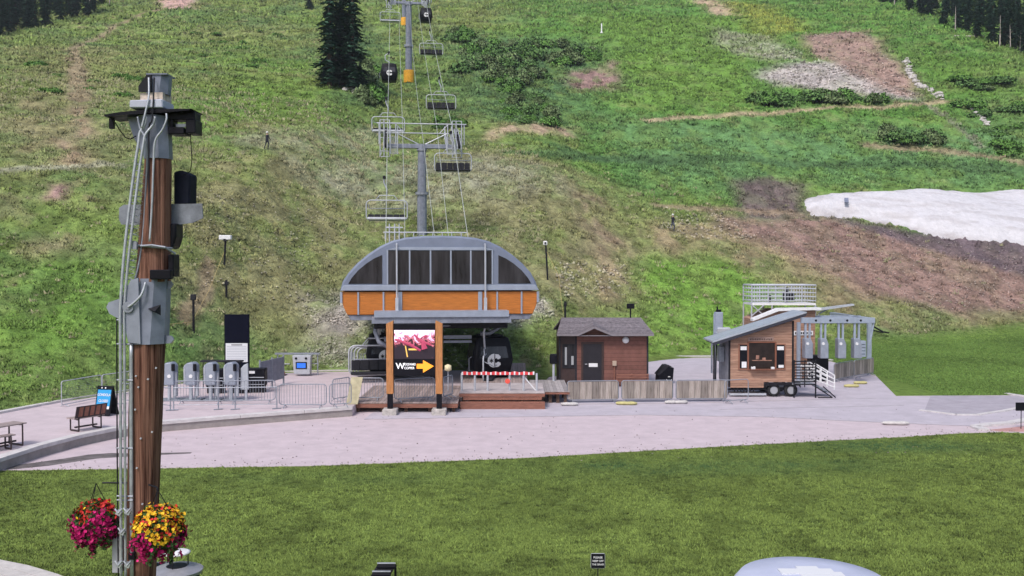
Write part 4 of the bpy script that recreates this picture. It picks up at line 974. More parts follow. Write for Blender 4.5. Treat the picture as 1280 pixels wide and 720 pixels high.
# wood panel barriers
gw=mat('weathered_grey_boards',(.23,.19,.165),.85,n=.35,ns=2.5,stretch=(8,8,.5),planks=(0,.33,.28),col2=(.42,.37,.34))
WG='wood panelled barriers'
for i,(p,q,lb) in enumerate([((708,504),(774,503),'weathered wood panel barrier, leftmost of the row in front of the hut'),((776,503),(842,502.5),'weathered wood panel barrier, second from the left in front of the hut'),((844,502.5),(910,502),'weathered wood panel barrier reaching to the food trailer'),
   ((1042,478),(1067,473),'weathered wood panel barrier behind the trailer steps, left of two'),((1067,473),(1092,469),'weathered wood panel barrier at the right end of the gantry')]):
    crowd(lb,p,q,0,group=WG if i<3 else 'wood panels by the gantry',name='panel_barrier',panel=gw,h=1.12)
crowd('open steel barrier with few bars in front of the food trailer corner',(905,505),(936,503),0,bars=False,h=1.2)
# rope rail with red and white tape
YR=47.6;s=F/YR;rrl=E('taped_rail','row of grey posts with a red and white tape across the loading platform','rail',(X(622,YR),YR,.78))
tape=mat('red_white_tape',(.65,.05,.06),.6);
def a_(px): return (px-622)/s
def b_(py): return Z(py,YR)-.78
for x in(577,593.5,609.5,637,654.5,671):
    m=MB();m.tube([(a_(x),0,0),(a_(x),0,b_(466.5))],.055,7);m.build('post',lsteel,rrl)
m=MB();m.tube([(a_(577),0,b_(491)),(a_(671),0,b_(491))],.05,6);m.tube([(a_(654),0.1,b_(470)),(a_(671),.1,b_(490))],.035,6);m.build('lower_rail',white,rrl)
m=MB();m2=MB();k=46
for i in range(k):
    x0=577+(668-577)*i/k;x1=577+(668-577)*(i+1)/k;(m if i%3 else m2).box(a_(x0),a_(x1),-.075,-.06,b_(468.4),b_(464.6)+.02*math.sin(i))
m.build('red_tape',tape,rrl);m2.build('white_tape',white,rrl)
m=MB();m.lathe([(.0,0),(.12,.0),(.13,.03),(.0,.04)],(0,0,0),14);o=m.build('stop_disc',mat('red_disc',(.75,.10,.07),.5),rrl);o.location=(a_(634.5),-.12,b_(476));o.rotation_euler=(PI/2,0,0)
m=MB();m.lathe([(.05,0),(.19,.05),(.17,.3),(.03,.36)],n=10);o=m.build('marker_ball',mat('cream_ball',(.75,.66,.42),.6),None,smooth=True);o.location=(X(560,50),50,Z(464,50));
m=MB();m.tube([(0,0,-1.3),(0,0,.05)],.03,6);q=m.build('stem',lsteel,o);tag(o,'cream ball on a thin stem beside the station mast','marker')
# deck clutter: pale panel against the deck corner
m=MB();m.add([(0,0,0),(.55,.0,0),(.75,.35,1.25),(.2,.35,1.25),(0,.04,0),(.55,.04,0),(.75,.39,1.25),(.2,.39,1.25)],[(0,1,2,3),(7,6,5,4),(0,4,5,1),(1,5,6,2),(2,6,7,3),(3,7,4,0)])
o=m.build('leaning_board',mat('yellowish_board',(.42,.38,.25),.7,n=.2,ns=3));x,y=G(433,505,T);o.location=(x,y-.1,T);tag(o,'pale yellow board leaning at the left corner of the brown deck','board')
for i,(px,py,w,c,lb) in enumerate([(712,507,.9,'w','white sandbag at the foot of the leftmost wood panel barrier'),(783,506,1.1,'y','yellow sandbag between the two barriers in front of the hut'),(838,504.5,.6,'w','small white sandbag between the second and third wood panel barriers'),(851,504.5,.7,'w','white sandbag at the foot of the third wood panel barrier'),(1064,484,.9,'y','yellow sandbag on the grass edge below the gantry barriers'),(1075,480,.8,'y','yellow sandbag behind another one at the gantry barriers'),(1119,531,1.2,'w','white long bag lying on the paving at the right')]):
    m=MB();m.lathe([(.02,-.5*w),(.12,-.45*w),(.17,-.2*w),(.15,0),(.18,.25*w),(.11,.45*w),(.02,.5*w)],n=10);o=m.build('sandbag',mat('bag_'+c+str(i),(.50,.48,.47) if c=='w' else (.48,.44,.20),.8,n=.2,ns=6,bump=.3),smooth=True)
    x,y=G(px,py);o.location=(x,y-.05,.09);o.rotation_euler=(0,PI/2,random.uniform(-.12,.12));o.scale=(.55,1,1);tag(o,lb,'sandbag','sandbags')
# ================= TERRACE THINGS =================
gate_g=mat('gate_grey',(.30,.33,.40),.45,.3,n=.15,ns=3);gate_l=mat('gate_light',(.45,.48,.53),.45,.3,n=.1,ns=3)
def gate(label,px,py,dz=0):
    x,y=G(px,py,T);r=E('ticket_gate',label,'ticket gate',(x,y,T),.0,'ticket gates on the terrace')
    m=MB();m.prism([(-.22,.75),(.26,.75),(.27,1.7),(.12,1.86),(-.14,1.84),(-.26,1.66),(-.26,.85)],-.06,.62);m.build('housing',gate_g,r,bevel=.04)
    m=MB();m.prism([(-.36,.78),(-.27,.8),(-.27,1.7),(-.16,1.85),(-.32,1.72),(-.37,1.6)],.1,.75);m.build('side_shell',gate_l,r,bevel=.02)
    m=MB();m.box(.16,.32,-.1,.0,1.45,1.8);m.build('reader',black,r,bevel=.02)
    m=MB();m.lathe([(.0,0),(.09,0),(.09,.03),(.0,.035)],(0,0,0),14);o=m.build('round_badge',white,r);o.location=(.05,-.062,1.2);o.rotation_euler=(PI/2,0,0)
    m=MB();m.box(.22,.36,.1,.25,.2,1.4);m.build('turnstile_head',lsteel,r,bevel=.02)
    m=MB();m.tube([(0,.1,0),(0,.1,.76)],.09,8);m.tube([(.16,.3,0),(.16,.3,.76)],.06,8);m.build('leg',gate_l,r)
    m=MB();m.box(-.5,.6,-.15,.7,0,.05);m.build('base_plate',steel,r);return r
for px,py,lb in((211,501,'grey ticket gate half hidden behind the wooden pole'),(238,501,'grey ticket gate, second from the pole'),(263,501,'grey ticket gate, third from the pole'),(288,501,'grey ticket gate in front of the tall black board')): gate(lb,px,py)
x,y=G(305,500,T);r=E('curved_screen','plain curved grey end panel right of the ticket gates','panel',(x,y,T));m=MB();m.prism([(-.18,.5),(.22,.5),(.2,1.8),(.0,1.72),(-.15,1.55)],0,.08);m.build('panel',gate_l,r,bevel=.02);m=MB();m.tube([(.1,.04,0),(.1,.04,.55)],.06,8);m.build('leg',gate_l,r)
# tall board
YT=53.5;s=F/YT;tb=E('tall_board','tall black board with a white ruled lower panel on the terrace','information board',(X(296,YT),YT,T))
def b_(py): return Z(py,YT)-T
m=MB();m.box(-.70,.68,0,.14,0,b_(393));m.build('board',mat('navy_black_board',(.006,.007,.016),.7,n=.15,ns=2,spec=.03),tb,bevel=.015)
m=MB();m.box(-.62,.60,-.02,-.002,b_(452.5),b_(429));wp=m.build('white_panel',mat('white_panel',(.66,.67,.71),.5),tb)
m=MB()
for i in range(9):m.box(-.55,.53,-.026,-.0205,b_(433+i*2.1)-.012,b_(433+i*2.1)+.012)
m.build('ruled_lines',mat('ruled_grey',(.38,.40,.46),.6),wp)
m=MB();m.box(-.3,.3,-.026,-.021,b_(431.6),b_(430.6));m.build('heading',char,wp)
# carts
for px,py,lb in((269,492,'black equipment case behind the middle ticket gates'),(297,492,'black equipment case in front of the tall board'),(320,491,'black equipment case right of the tall board')):
    x,y=G(px,py,T);r=E('equipment_case',lb,'case',(x,y,T),0,'black cases behind the gates');m=MB();m.box(-.5,.45,0,.6,.35,1.25);m.build('case',black,r,bevel=.03)
    m=MB();m.box(-.47,.42,-.03,-.002,.78,.82);m.box(-.47,.42,-.03,-.002,.42,.45);m.build('latch_strip',lsteel,r);m=MB();m.box(-.45,.4,.1,.5,0,.348);m.build('wheel_base',dark,r)
    m=MB();m.box(-.35,-.05,-.04,-.002,1.0,1.13);m.build('sticker',white,r)
x,y=G(276,486,T);m=MB();m.box(-1.1,1.1,0,.5,1.42,1.5);o=m.build('table_top',char);r=E('folding_table','long dark table top behind the ticket gates','table',(x,y,T));o.parent=r
for xx in(-1,1):
    m=MB();m.tube([(xx,.2,0),(xx,.2,1.42)],.03,6);m.build('leg',dark,r)
# kiosk
YK=57;s=F/YK;kk=E('scanner_kiosk','grey kiosk with a blue screen at the back of the terrace','kiosk',(X(377,YK),YK,T));m=MB()
def a_(px): return (px-377)/s
def b_(py): return Z(py,YK)-T
m.prism([(a_(367),b_(468)),(a_(387),b_(468)),(a_(388.5),b_(444.5)),(a_(365),b_(444.5))],0,.5);m.build('body',lsteel,kk,bevel=.03)
m=MB();m.box(a_(369.5),a_(383.5),-.03,-.002,b_(461),b_(452.5));m.build('screen_frame',dark,kk)
m=MB();m.box(a_(371),a_(382),-.05,-.031,b_(459.8),b_(453.8));m.build('screen',mat('blue_screen',(.03,.14,.62),.3,emit=.5),kk)
for xx in(370,382.5):
    m=MB();m.lathe([(0,0),(.07,0),(.07,.05),(0,.06)],n=12);o=m.build('lens',black,kk);o.location=(a_(xx),-.002,b_(448));o.rotation_euler=(PI/2,0,0)
r=E('kiosk_railing','open pipe frame with flat top rail around the kiosk','rail',(X(372,57.5),57.5,T));m=MB()
def a_(px): return (px-372)/(F/57.5)
def b_(py): return Z(py,57.5)-T
m.box(a_(344),a_(400),-.12,.12,b_(443),b_(441));m.build('top_rail',steel,r);m=MB()
m.tube([(a_(348),0,b_(455)),(a_(362),0,b_(455))],.03,6);m.tube([(a_(386),0,b_(454.5)),(a_(398),0,b_(454.5))],.03,6);m.build('middle_rail',steel,r)
for x in(347,397):
    m=MB();m.tube([(a_(x),0,0),(a_(x),0,b_(443))],.04,6);m.build('post',steel,r)
r=E('side_panel_fence','dark grey slanted panel fence between board and kiosk','barrier',(*G(325,488,T),T),math.atan2(3.0,.55));m=MB();m.box(0,3.0,-.03,.03,.3,1.5);m.build('panel',steelp,r)
for xx in(0,1.5,3.0):
    m=MB();m.tube([(xx,0,0),(xx,0,1.6)],.05,6);m.build('post',steel,r)
x,y=G(353,469,T);r=E('traffic_cone','small orange traffic cone left of the kiosk','traffic cone',(x,y,T));m=MB();m.lathe([(.17,.04),(.12,.3),(.09,.42)],n=14);m.build('cone',mat('cone_orange',(.85,.16,.05),.5),r,smooth=True)
m=MB();m.lathe([(.088,.421),(.075,.52)],n=14);m.build('white_band',white,r);m=MB();m.lathe([(.074,.522),(.035,.75)],n=14);m.build('tip',mat('cone_tip',(.85,.16,.05),.5),r);m=MB();m.box(-.24,.24,-.24,.24,0,.038);m.build('foot',dark,r)
# benches
bw=mat('brown_bench_slats',(.25,.10,.07),.55,n=.25,ns=5);dbr=mat('bench_frame',(.035,.022,.024),.5,n=.2,ns=4);greyslat=mat('greyed_slats',(.34,.27,.26),.7,n=.2,ns=6)
def bench(label,p,q,back,z=T,seat=.5,d=.55,table=False):
    a=Vector((*G(*p,z),z));b=Vector((*G(*q,z),z));dd=b-a;L=dd.length;r=E('picnic_bench' if table else 'bench',label,'bench',a,math.atan2(dd.y,dd.x))
    for x in(.18,L-.18):
        m=MB();h=seat-.03
        for (u0,v0,u1,v1) in((0,0,d,0),(0,0,0,h),(d,0,d,h),(0,h,d,h)):
            m.tube([(x,u0,v0+.03),(x,u1,v1+.0 if v1 else .03)],.035,4)
        if back:m.tube([(x,d,h),(x,d+.12,h+.48)],.035,4)
        m.build('leg_frame',dbr,r)
    m=MB()
    for k in range(4):m.box(0,L,k*d/4+.01,(k+1)*d/4-.015,seat,seat+.045)
    m.build('seat',greyslat if not back else greyslat,r)
    m=MB();m.box(.18,L-.18,d/2-.03,d/2+.03,.12,.18);m.build('stretcher',dbr,r)
    if back:
        m=MB()
        m.add([(0,d+.0,seat+.05),(L,d,seat+.05),(L,d+.13,seat+.52),(0,d+.13,seat+.52),(0,d+.04,seat+.05),(L,d+.04,seat+.05),(L,d+.17,seat+.52),(0,d+.17,seat+.52)],[(0,1,2,3),(7,6,5,4),(0,4,5,1),(1,5,6,2),(2,6,7,3),(3,7,4,0)]);m.build('backrest',dbr,r)
        m=MB();k=5
        for i in range(k):
            x0=.05+i*(L-.1)/k;x1=x0+(L-.1)/k-.07
            m.add([(x0,d-.012,seat+.1),(x1,d-.012,seat+.1),(x1,d+.1,seat+.48),(x0,d+.1,seat+.48)],[(0,1,2,3)]);m.add([(x0,d+.06,seat+.1),(x1,d+.06,seat+.1),(x1,d+.165,seat+.48),(x0,d+.165,seat+.48)],[(3,2,1,0)])
        m.build('back_slats',bw,r)
    return r
bench('dark metal bench with a reddish slatted backrest standing on the terrace',(121,533),(83,539),True)
bench('taller slatted table bench at the left edge of the terrace',(-20,566),(34,556),False,seat=.78,d=.75,table=True)
bench('lower seat bench in front of the table at the left edge',(-26,569),(20,561),False,seat=.48,d=.35)
# A-frame
x,y=G(127,520,T);r=E('sandwich_board','black sandwich board with a blue and white poster on the terrace','sandwich board',(x,y,T),-.22);h=1.28
m=MB();m.add([(-.38,0,0),(.38,0,0),(.38,.28,h),(-.38,.28,h),(-.38,.04,0),(.38,.04,0),(.38,.32,h),(-.38,.32,h)],[(0,1,2,3),(7,6,5,4),(0,4,5,1),(1,5,6,2),(2,6,7,3),(3,7,4,0)]);m.build('front_panel',black,r)
m=MB();m.add([(-.38,.70,0),(.38,.70,0),(.38,.34,h),(-.38,.34,h),(-.38,.66,0),(.38,.66,0),(.38,.30,h),(-.38,.30,h)],[(3,2,1,0),(4,5,6,7),(0,1,5,4),(1,2,6,5),(2,3,7,6),(3,0,4,7)]);m.build('rear_panel',black,r)
tl=math.atan2(h,.28);blue=mat('poster_blue',(.03,.30,.62),.5)
def onp(u0,u1,v0,v1,off): return [(u,v*.28/h-off,v) for u,v in((u0,v0),(u1,v0),(u1,v1),(u0,v1))]
m=MB();m.add(onp(-.33,.33,.42,1.12,.008),[(0,1,2,3)]);m.build('poster',blue,r)
m=MB();m.add(onp(-.32,.32,.3,.42,.008),[(0,1,2,3)]);m.add(onp(-.18,-.12,1.17,1.23,.008),[(0,1,2,3)]);m.add(onp(0,.06,1.17,1.23,.008),[(0,1,2,3)]);m.build('poster_strip',white,r)
for tx,v in(('GONDOLA',.90),('CLOSED',.64)): text_part('lettering',tx,.155,white,r,(0,v*.28/h-.014,v),rot=(tl,0,0),sx=.82)
# ================= NEAR THINGS ON THE LAWN =================
x,y=G(748,741);YS=float(y);r=E('lawn_sign','small black sign asking to keep off, on a thin stake in the lawn','sign',(X(748,20.3),20.3,0));h=Z(692,20.3)
m=MB();m.box(-.145,.145,-.012,.012,h-.31,h);m.build('sign_plate',black,r,bevel=.004)
m=MB();m.tube(rr(-.145,.145,h-.31,h,.02,-.0),.009,5,close=True);m.build('rim',lsteel,r);m=MB();m.tube([(0,.012,-.1),(0,.012,h-.3)],.012,6);m.build('stake',dark,r)
for i,(tx,sz) in enumerate((('PLEASE',.062),('KEEP OFF',.056),('THE GRASS',.05))): text_part('lettering',tx,sz,white,r,(0,-.016,h-.08-i*.075),ext=.002)
r=E('roadside_sign','small dark sign on a thin stake at the right edge of the paving','sign',(X(1277,41),41,0));h=Z(503,41);m=MB();m.box(-.22,.30,-.015,.015,h-.36,h);m.build('sign_plate',black,r,bevel=.01);m=MB();m.tube([(.03,.015,-.1),(.03,.015,h-.35)],.02,6);m.build('stake',dark,r)
# slatted chair bottom centre
xs,ys_=G(482,745,0);r=E('slatted_chair','dark slatted lounge chair back with pale edged slats at the bottom edge','lounge chair',(X(465,19.6),19.6,-.20),0)
m=MB()
for k in range(7):
    zt=.98-k*.13;yy=.30-k*.13;xo=.22-k*.085;m.add([(xo-.16,yy,zt),(xo+.20,yy,zt),(xo+.22,yy-.06,zt-.05),(xo-.18,yy-.06,zt-.05),(xo-.16,yy,zt-.02),(xo+.20,yy,zt-.02),(xo+.22,yy-.06,zt-.07),(xo-.18,yy-.06,zt-.07)],[(0,3,2,1),(4,5,6,7),(0,1,5,4),(1,2,6,5),(2,3,7,6),(3,0,4,7)])
m.build('slats',black,r)
m=MB()
for k in range(7):
    zt=.98-k*.13;yy=.30-k*.13;xo=.22-k*.085;m.box(xo-.17,xo+.21,yy-.03,yy+.012,zt+.004,zt+.022)
m.build('slat_edges',lsteel,r)
m=MB();m.add([(.05,.33,.955),(.44,.33,.955),(.44-.6,-.6,.0),(.05-.6,-.6,.0),(.05,.36,.93),(.44,.36,.93),(.44-.6,-.57,-.02),(.05-.6,-.57,-.02)],[(0,3,2,1),(4,5,6,7),(0,1,5,4),(1,2,6,5),(2,3,7,6),(3,0,4,7)]);m.build('back_panel',black,r)
m=MB();m.tube([(.42,.34,.95),(.42,.5,.0)],.025,6);m.tube([(.07,.34,.95),(.05,.5,.0)],.025,6);m.build('leg',dark,r)
# umbrella
YU=14.1;r=E('patio_umbrella','large pale blue round umbrella top with a white cross shaped mark at the bottom right','umbrella',(X(1016,YU,705),YU,0));zt=Z(717,YU)
ub=mat('pale_blue_canvas',(.44,.47,.60),.7,n=.06,ns=3);m=MB();m.lathe([(1.22,zt-.50),(1.18,zt-.22),(1.06,zt-.07),(.6,zt-.015),(.08,zt)],n=48)
o=m.build('canopy',ub,r,smooth=True)
m=MB();m.lathe([(.03,0),(.03,zt-.05)],n=10);m.build('pole',lsteel,r);m=MB();m.lathe([(.4,0),(.38,.08),(.06,.12)],n=20);m.build('base',dark,r)
m=MB()
for pl in ([(-.44,-.22),(-.30,.32),(.28,.26),(.42,-.1),(.2,-.14),(.24,-.5),(-.12,-.5),(-.16,-.2)],):
    vs=[(px_,py_,zt+.004-.02*(math.hypot(px_,py_)/.6)+.0) for px_,py_ in pl];n=len(vs);m.add(vs+[(a,b,c-.03) for a,b,c in vs],[tuple(range(n))[::-1],tuple(range(n,2*n))]+[(i,(i+1)%n,n+(i+1)%n,n+i) for i in range(n)])
m=MB()
for (x0,x1,y0,y1) in((-.46,.34,-.02,.22),(-.16,.16,.22,.34),(-.20,.24,-.62,-.02),(.24,.44,-.14,.06)):
    m.box(x0,x1,y0,y1,zt-.03,zt+.006+random.uniform(0,.002))
m.build('white_mark',mat('soft_white',(.62,.63,.66),.7),r)
# litter bins near pole
lidm=mat('bin_lid',(.30,.30,.33),.4,.3,n=.15,ns=5)
def bin_(px,Yb,zt,label):
    r=E('litter_bin',label,'litter bin',(X(px,Yb,700),Yb,0),group='round litter bins beside the wooden pole');rd=.42
    m=MB();m.lathe([(rd*.9,0),(rd*.95,.05),(rd*.95,zt-.42),(rd,zt-.40)],n=24)
    m.build('body',char,r,auto=True);m=MB();m.lathe([(rd+.03,zt-.40),(rd+.05,zt-.34),(rd*.9,zt-.30),(rd*.45,zt-.27),(rd*.43,zt-.30)],n=24);m.build('lid',lidm,r,auto=True)
    m=MB();m.lathe([(.19,zt-.298),(.19,zt-.266)],n=16);m.build('opening',black,r)
    m=MB()
    for k in range(3):
        a=.5+k*2.09;m.tube([(.2*math.cos(a),.2*math.sin(a),zt-.3),(.2*math.cos(a),.2*math.sin(a),zt-.03)],.012,5)
    m.build('lid_struts',dark,r);m=MB();m.lathe([(.235,zt-.04),(.25,zt-.02),(.2,zt),(.0,zt+.01)],n=20);m.build('rain_cap',white,r,smooth=True)
bin_(221,17.6,Z(689,17.6),'round dark litter bin with raised pale rain cap, right of the wooden pole');bin_(196,18.4,Z(690,18.4),'round litter bin with rain cap mostly hidden behind the wooden pole')
# ================= WOODEN POLE =================
YP=13.33;s=F/YP
pole=E('wooden_pole','tall leaning wooden pole with steel sleeve, platform and conduits at the left','utility pole',(X(164,YP,960),YP,0))
bx=pole.location.x
def pt(px,py,dy=0): return (X(px,YP+dy,py)-bx,dy,Z(py,YP+dy))
logm=mat('weathered_log',(.060,.014,.008),.8,n=.55,ns=2.6,stretch=(9,9,.16),bump=.9,bs=6,col2=(.30,.155,.11),spec=.15)
def log(name,p0,p1,r0,r1,seed):
    m=MB();n=28;k=24;r=random.Random(seed);gr=[r.uniform(-.012,.012) for _ in range(n)];vs=[]
    for i in range(k+1):
        t=i/k;cx=p0[0]+(p1[0]-p0[0])*t;cz=p0[2]+(p1[2]-p0[2])*t;rad=r0+(r1-r0)*t
        for j in range(n):
            a=2*PI*j/n;q=rad+gr[j]+r.uniform(-.003,.003);vs.append((cx+q*math.cos(a),q*math.sin(a),cz))
    m.add(vs,[(i*n+j,i*n+(j+1)%n,(i+1)*n+(j+1)%n,(i+1)*n+j) for i in range(k) for j in range(n)]+[tuple(k*n+j for j in range(n))]);return m.build(name,logm,pole,auto=True)
b0=pt(176,720);b1=pt(184.5,428);dx=(b0[0]-b1[0])/(b0[2]-b1[2]);zb=-.1
log('lower_log',(b0[0]+dx*(zb-b0[2]),0,zb),b1,.165,.23,1);log('upper_log',pt(191.5,352),pt(198,196),.225,.165,2)
# bolts & cracks
m=MB()
for (px,py) in((170,470),(173,484),(169,512),(185,474),(176,548),(171,585),(178,630),(186,520),(190,540)):
    q=pt(px,py,-.222);m.lathe([(.018,0),(.018,.02),(0,.02)],(0,0,0),6);
m=MB()
for (px,py) in((170,470),(173,484),(169,512),(185,474),(176,548),(171,585),(178,630),(195,460),(190,540)):
    q=pt(px,py,-.235);m.cb(q,(.02,.02,.02),ry=.4)
m.build('bolt_heads',lsteel,pole)
pstl=mat('pole_steel',(.19,.21,.27),.5,.25,n=.25,ns=3,bump=.12,bs=12)
def octo(name,pts,mt,n=8,bev=0.0,rot=PI/8):
    m=MB();k=len(pts);vs=[]
    for (p,rx,ry) in pts:
        for j in range(n):
            a=2*PI*j/n+rot;vs.append((p[0]+rx*math.cos(a),p[1]+ry*math.sin(a),p[2]))
    m.add(vs,[(i*n+j,i*n+(j+1)%n,(i+1)*n+(j+1)%n,(i+1)*n+j) for i in range(k-1) for j in range(n)]+[tuple(range(n))[::-1],tuple((k-1)*n+j for j in range(n))]);return m.build(name,mt,pole)
octo('steel_sleeve',[(pt(186.5,429),.262,.262),(pt(192,348),.232,.232)],pstl)
m=MB();m.prism([pt(182,347)[::2],pt(173,350)[::2],pt(161,372)[::2],pt(146,377)[::2],pt(143,383)[::2],pt(147,391)[::2],pt(158,397)[::2],pt(166,408)[::2],pt(170,426)[::2],pt(185,428)[::2]],-.27,-.235);m.build('gusset_plate',mat('gusset_steel',(.26,.28,.34),.5,.25,n=.2,ns=3),pole)
m=MB();m.prism([pt(182,347)[::2],pt(172,352)[::2],pt(158,374)[::2],pt(143,383)[::2],pt(158,399)[::2],pt(164,410)[::2],pt(168,426)[::2],pt(185,428)[::2]],.12,.16);m.build('rear_gusset',dark,pole)
m=MB();c=pt(160,384,-.29);
for j in range(1): m.tube([(c[0],-.30,c[2]),(c[0],-.27,c[2])],.075,14);m.tube([(c[0],-.31,c[2]),(c[0],-.30,c[2])],.035,10)
m.build('pin_boss',steel,pole)
for (px,py) in((214,356),(215,424)):
    m=MB();c=pt(px-4,py);m.prism([(c[0]-.06,c[2]+.06),(c[0]+.06,c[2]+.05),(c[0]+.09,c[2]),(c[0]+.05,c[2]-.05),(c[0]-.06,c[2]-.06)],-.06,-.03);m.build('lug',pstl,pole)
m=MB();c=pt(200,386);m.add([(c[0]-.08,-.245,c[2]+.01),(c[0]+.10,-.245,c[2]+.07),(c[0]+.10,-.245,c[2]-.08),(c[0]+.05,-.33,c[2]-.02)],[(0,3,1),(0,2,3),(1,3,2)]);m.build('fin',dark,pole)
# cross plate (behind log)
m=MB();m.prism([pt(143,259)[::2],pt(149,255)[::2],pt(248,253.5)[::2],pt(249,272)[::2],pt(236,278)[::2],pt(210,281)[::2],pt(146,280)[::2],pt(143,274)[::2]],.155,.185);m.build('cross_plate',mat('cross_plate_steel',(.20,.215,.25),.6,.2,n=.35,ns=4,bump=.2),pole)
# upper bracket hexagonal
octo('upper_bracket',[(pt(198,199),.19,.19),(pt(196,170),.20,.20),(pt(193,146),.22,.22)],pstl)
m=MB();m.prism([pt(160,146)[::2],pt(186,146)[::2],pt(186,196)[::2],pt(178,190)[::2],pt(168,172)[::2]],-.03,.03);m.build('bracket_wing',pstl,pole)
pl=[pt(139,146.5),pt(160,143.3),pt(196,140),pt(246,139.2),pt(243,141.5),pt(196,145),pt(160,147),pt(140,149)]
m=MB();m.prism([(p[0],p[2]) for p in pl],-.24,.26);m.build('platform',black,pole)
m=MB();m.prism([pt(170.5,138.5)[::2],pt(170.5,129)[::2],pt(211,127.5)[::2],pt(212,138.5)[::2]],-.25,.2);m.build('pale_box',mat('pale_box',(.42,.44,.52),.5,.2,n=.12,ns=5),pole,bevel=.015)
m=MB();m.prism([pt(181,127.5)[::2],pt(181,119)[::2],pt(209,118)[::2],pt(209,127.5)[::2]],-.17,.17);m.build('inner_frame',mat('ply',(.50,.42,.36),.7,n=.5,ns=9),pole)
octo('top_cap',[(pt(198,119),.165,.165),(pt(201,95),.15,.15)],pstl)
m=MB();m.prism([pt(180,118)[::2],pt(180,111)[::2],pt(190,97)[::2],pt(196,97)[::2],pt(196,118)[::2]],-.2,-.17);m.build('cap_gusset',dark,pole)
m=MB();m.box(pt(188,95)[0],pt(214,95)[0],-.16,.16,pt(0,96)[2],pt(0,94.4)[2]);m.build('cap_plate',pstl,pole)
# black unit right of bracket, speaker
m=MB();m.box(pt(214,0)[0],pt(246,0)[0],-.12,.14,pt(0,151)[2],pt(0,141)[2]);m.box(pt(213,0)[0],pt(233,0)[0],-.14,.16,pt(0,169)[2],pt(0,161)[2]);m.box(pt(235,0)[0],pt(247,0)[0],-.14,.16,pt(0,168)[2],pt(0,150.9)[2]);m.box(pt(214,0)[0],pt(218,0)[0],-.1,.1,pt(0,161)[2],pt(0,150.9)[2]);m.build('camera_unit',black,pole,bevel=.008)
m=MB();m.box(pt(219,0)[0],pt(233,0)[0],-.02,.02,pt(0,159)[2],pt(0,155)[2]);m.build('lens_glint',lsteel,pole)
m=MB();m.prism([pt(211,213)[::2],pt(221,211)[::2],pt(232,216)[::2],pt(231,254)[::2],pt(211,255)[::2]],.19,.5);m.build('loudspeaker',mat('speaker_black',(.010,.012,.022),.7,n=.2,ns=5,spec=.08),pole,bevel=.02)
m=MB();m.prism([pt(209,280)[::2],pt(220,279)[::2],pt(220,296)[::2],pt(216,310)[::2],pt(209,312)[::2]],.0,.3);m.build('lower_speaker',black,pole,bevel=.02)
m=MB();m.box(pt(193,0)[0],pt(219,0)[0],-.27,-.16,pt(0,349)[2],pt(0,337)[2]);m.box(pt(212,0)[0],pt(219,0)[0],-.15,.1,pt(0,346)[2],pt(0,318)[2]);m.build('junction_box',black,pole,bevel=.012)
m=MB();c=pt(194,308.5);m.tube([(c[0]+.225*math.cos(a)-.0,.225*math.sin(a),c[2]-.02*math.cos(a)) for a in np.linspace(0,2*PI,20)[:-1]],.016,6,close=True);m.tube([pt(176,307.5,-.24),pt(190,306.5,-.27),pt(206,309,-.25),pt(219,317,-.1)],.016,6);m.box(pt(171,0)[0],pt(177,0)[0],-.26,-.2,pt(0,312)[2],pt(0,303)[2]);m.build('strap',steel,pole)
m=MB();c=pt(140,152);m.box(c[0]-.03,c[0]+.03,-.03,.03,c[2]-.1,c[2]+.04);m.build('small_sensor',black,pole)
m=MB();m.tube([pt(144,153,0),pt(150,163,0),pt(157,172,-.02),pt(163,174,-.05),pt(170,170,-.08)],.008,5);m.tube([pt(238,168,0),pt(240,200,.0),pt(238,214,.1),pt(228,220,.15)],.006,4);m.build('loose_cable',black,pole,smooth=True)
# conduits
cnd=mat('conduit',(.44,.46,.50),.4,.5,n=.2,ns=10)
def sm(P,k=6):
    out=[];P=[Vector(p) for p in P]
    for i in range(len(P)-1):
        a=P[max(i-1,0)];b=P[i];c=P[i+1];d=P[min(i+2,len(P)-1)]
        for j in range(k):
            t=j/k;out.append(.5*((2*b)+(c-a)*t+(2*a-5*b+4*c-d)*t*t+(3*b-a-3*c+d)*t**3))
    return out+[P[-1]]
def cond(name,pp,r,mt=cnd):
    m=MB();m.tube(sm(pp),r,7);return m.build(name,mt,pole,smooth=True)
cond('conduit',[pt(183,146,-.25),pt(181,156,-.25),pt(175,166,-.25),pt(173,180,-.25),pt(169,205,-.25),pt(163,250,-.25),pt(155,320,-.28),pt(150.5,385,-.30),pt(150.5,430,-.30),pt(151,600,-.30),pt(151.5,725,-.30)],.020)
cond('conduit',[pt(194,146,-.25),pt(191,156,-.25),pt(182,168,-.27),pt(179,182,-.27),pt(174,215,-.27),pt(167,270,-.28),pt(160,330,-.28),pt(155.5,385,-.28),pt(155.5,430,-.28),pt(156.5,600,-.28),pt(157,725,-.28)],.019)
cond('conduit',[pt(208,142,-.25),pt(208,150,-.26),pt(203,162,-.26),pt(194,176,-.26),pt(192,200,-.25),pt(190,255,-.25),pt(187,302,-.26)],.014)
cond('conduit',[pt(172,146,-.25),pt(175,160,-.25),pt(182,174,-.27),pt(184,195,-.2),pt(182,240,-.15),pt(178,300,-.16),pt(170,345,-.18),pt(157,372,-.2),pt(147,384,-.22)],.013,steel)
cond('conduit',[pt(186,97,-.2),pt(186,120,-.26),pt(182,140,-.28),pt(177,160,-.28)],.014);cond('conduit',[pt(193,97,-.2),pt(192,120,-.26),pt(190,150,-.28),pt(186,170,-.26),pt(187,300,-.25)],.010,dark)
cond('conduit',[pt(182,353,-.26),pt(177,368,-.3),pt(168,378,-.31),pt(160,384,-.31)],.018)
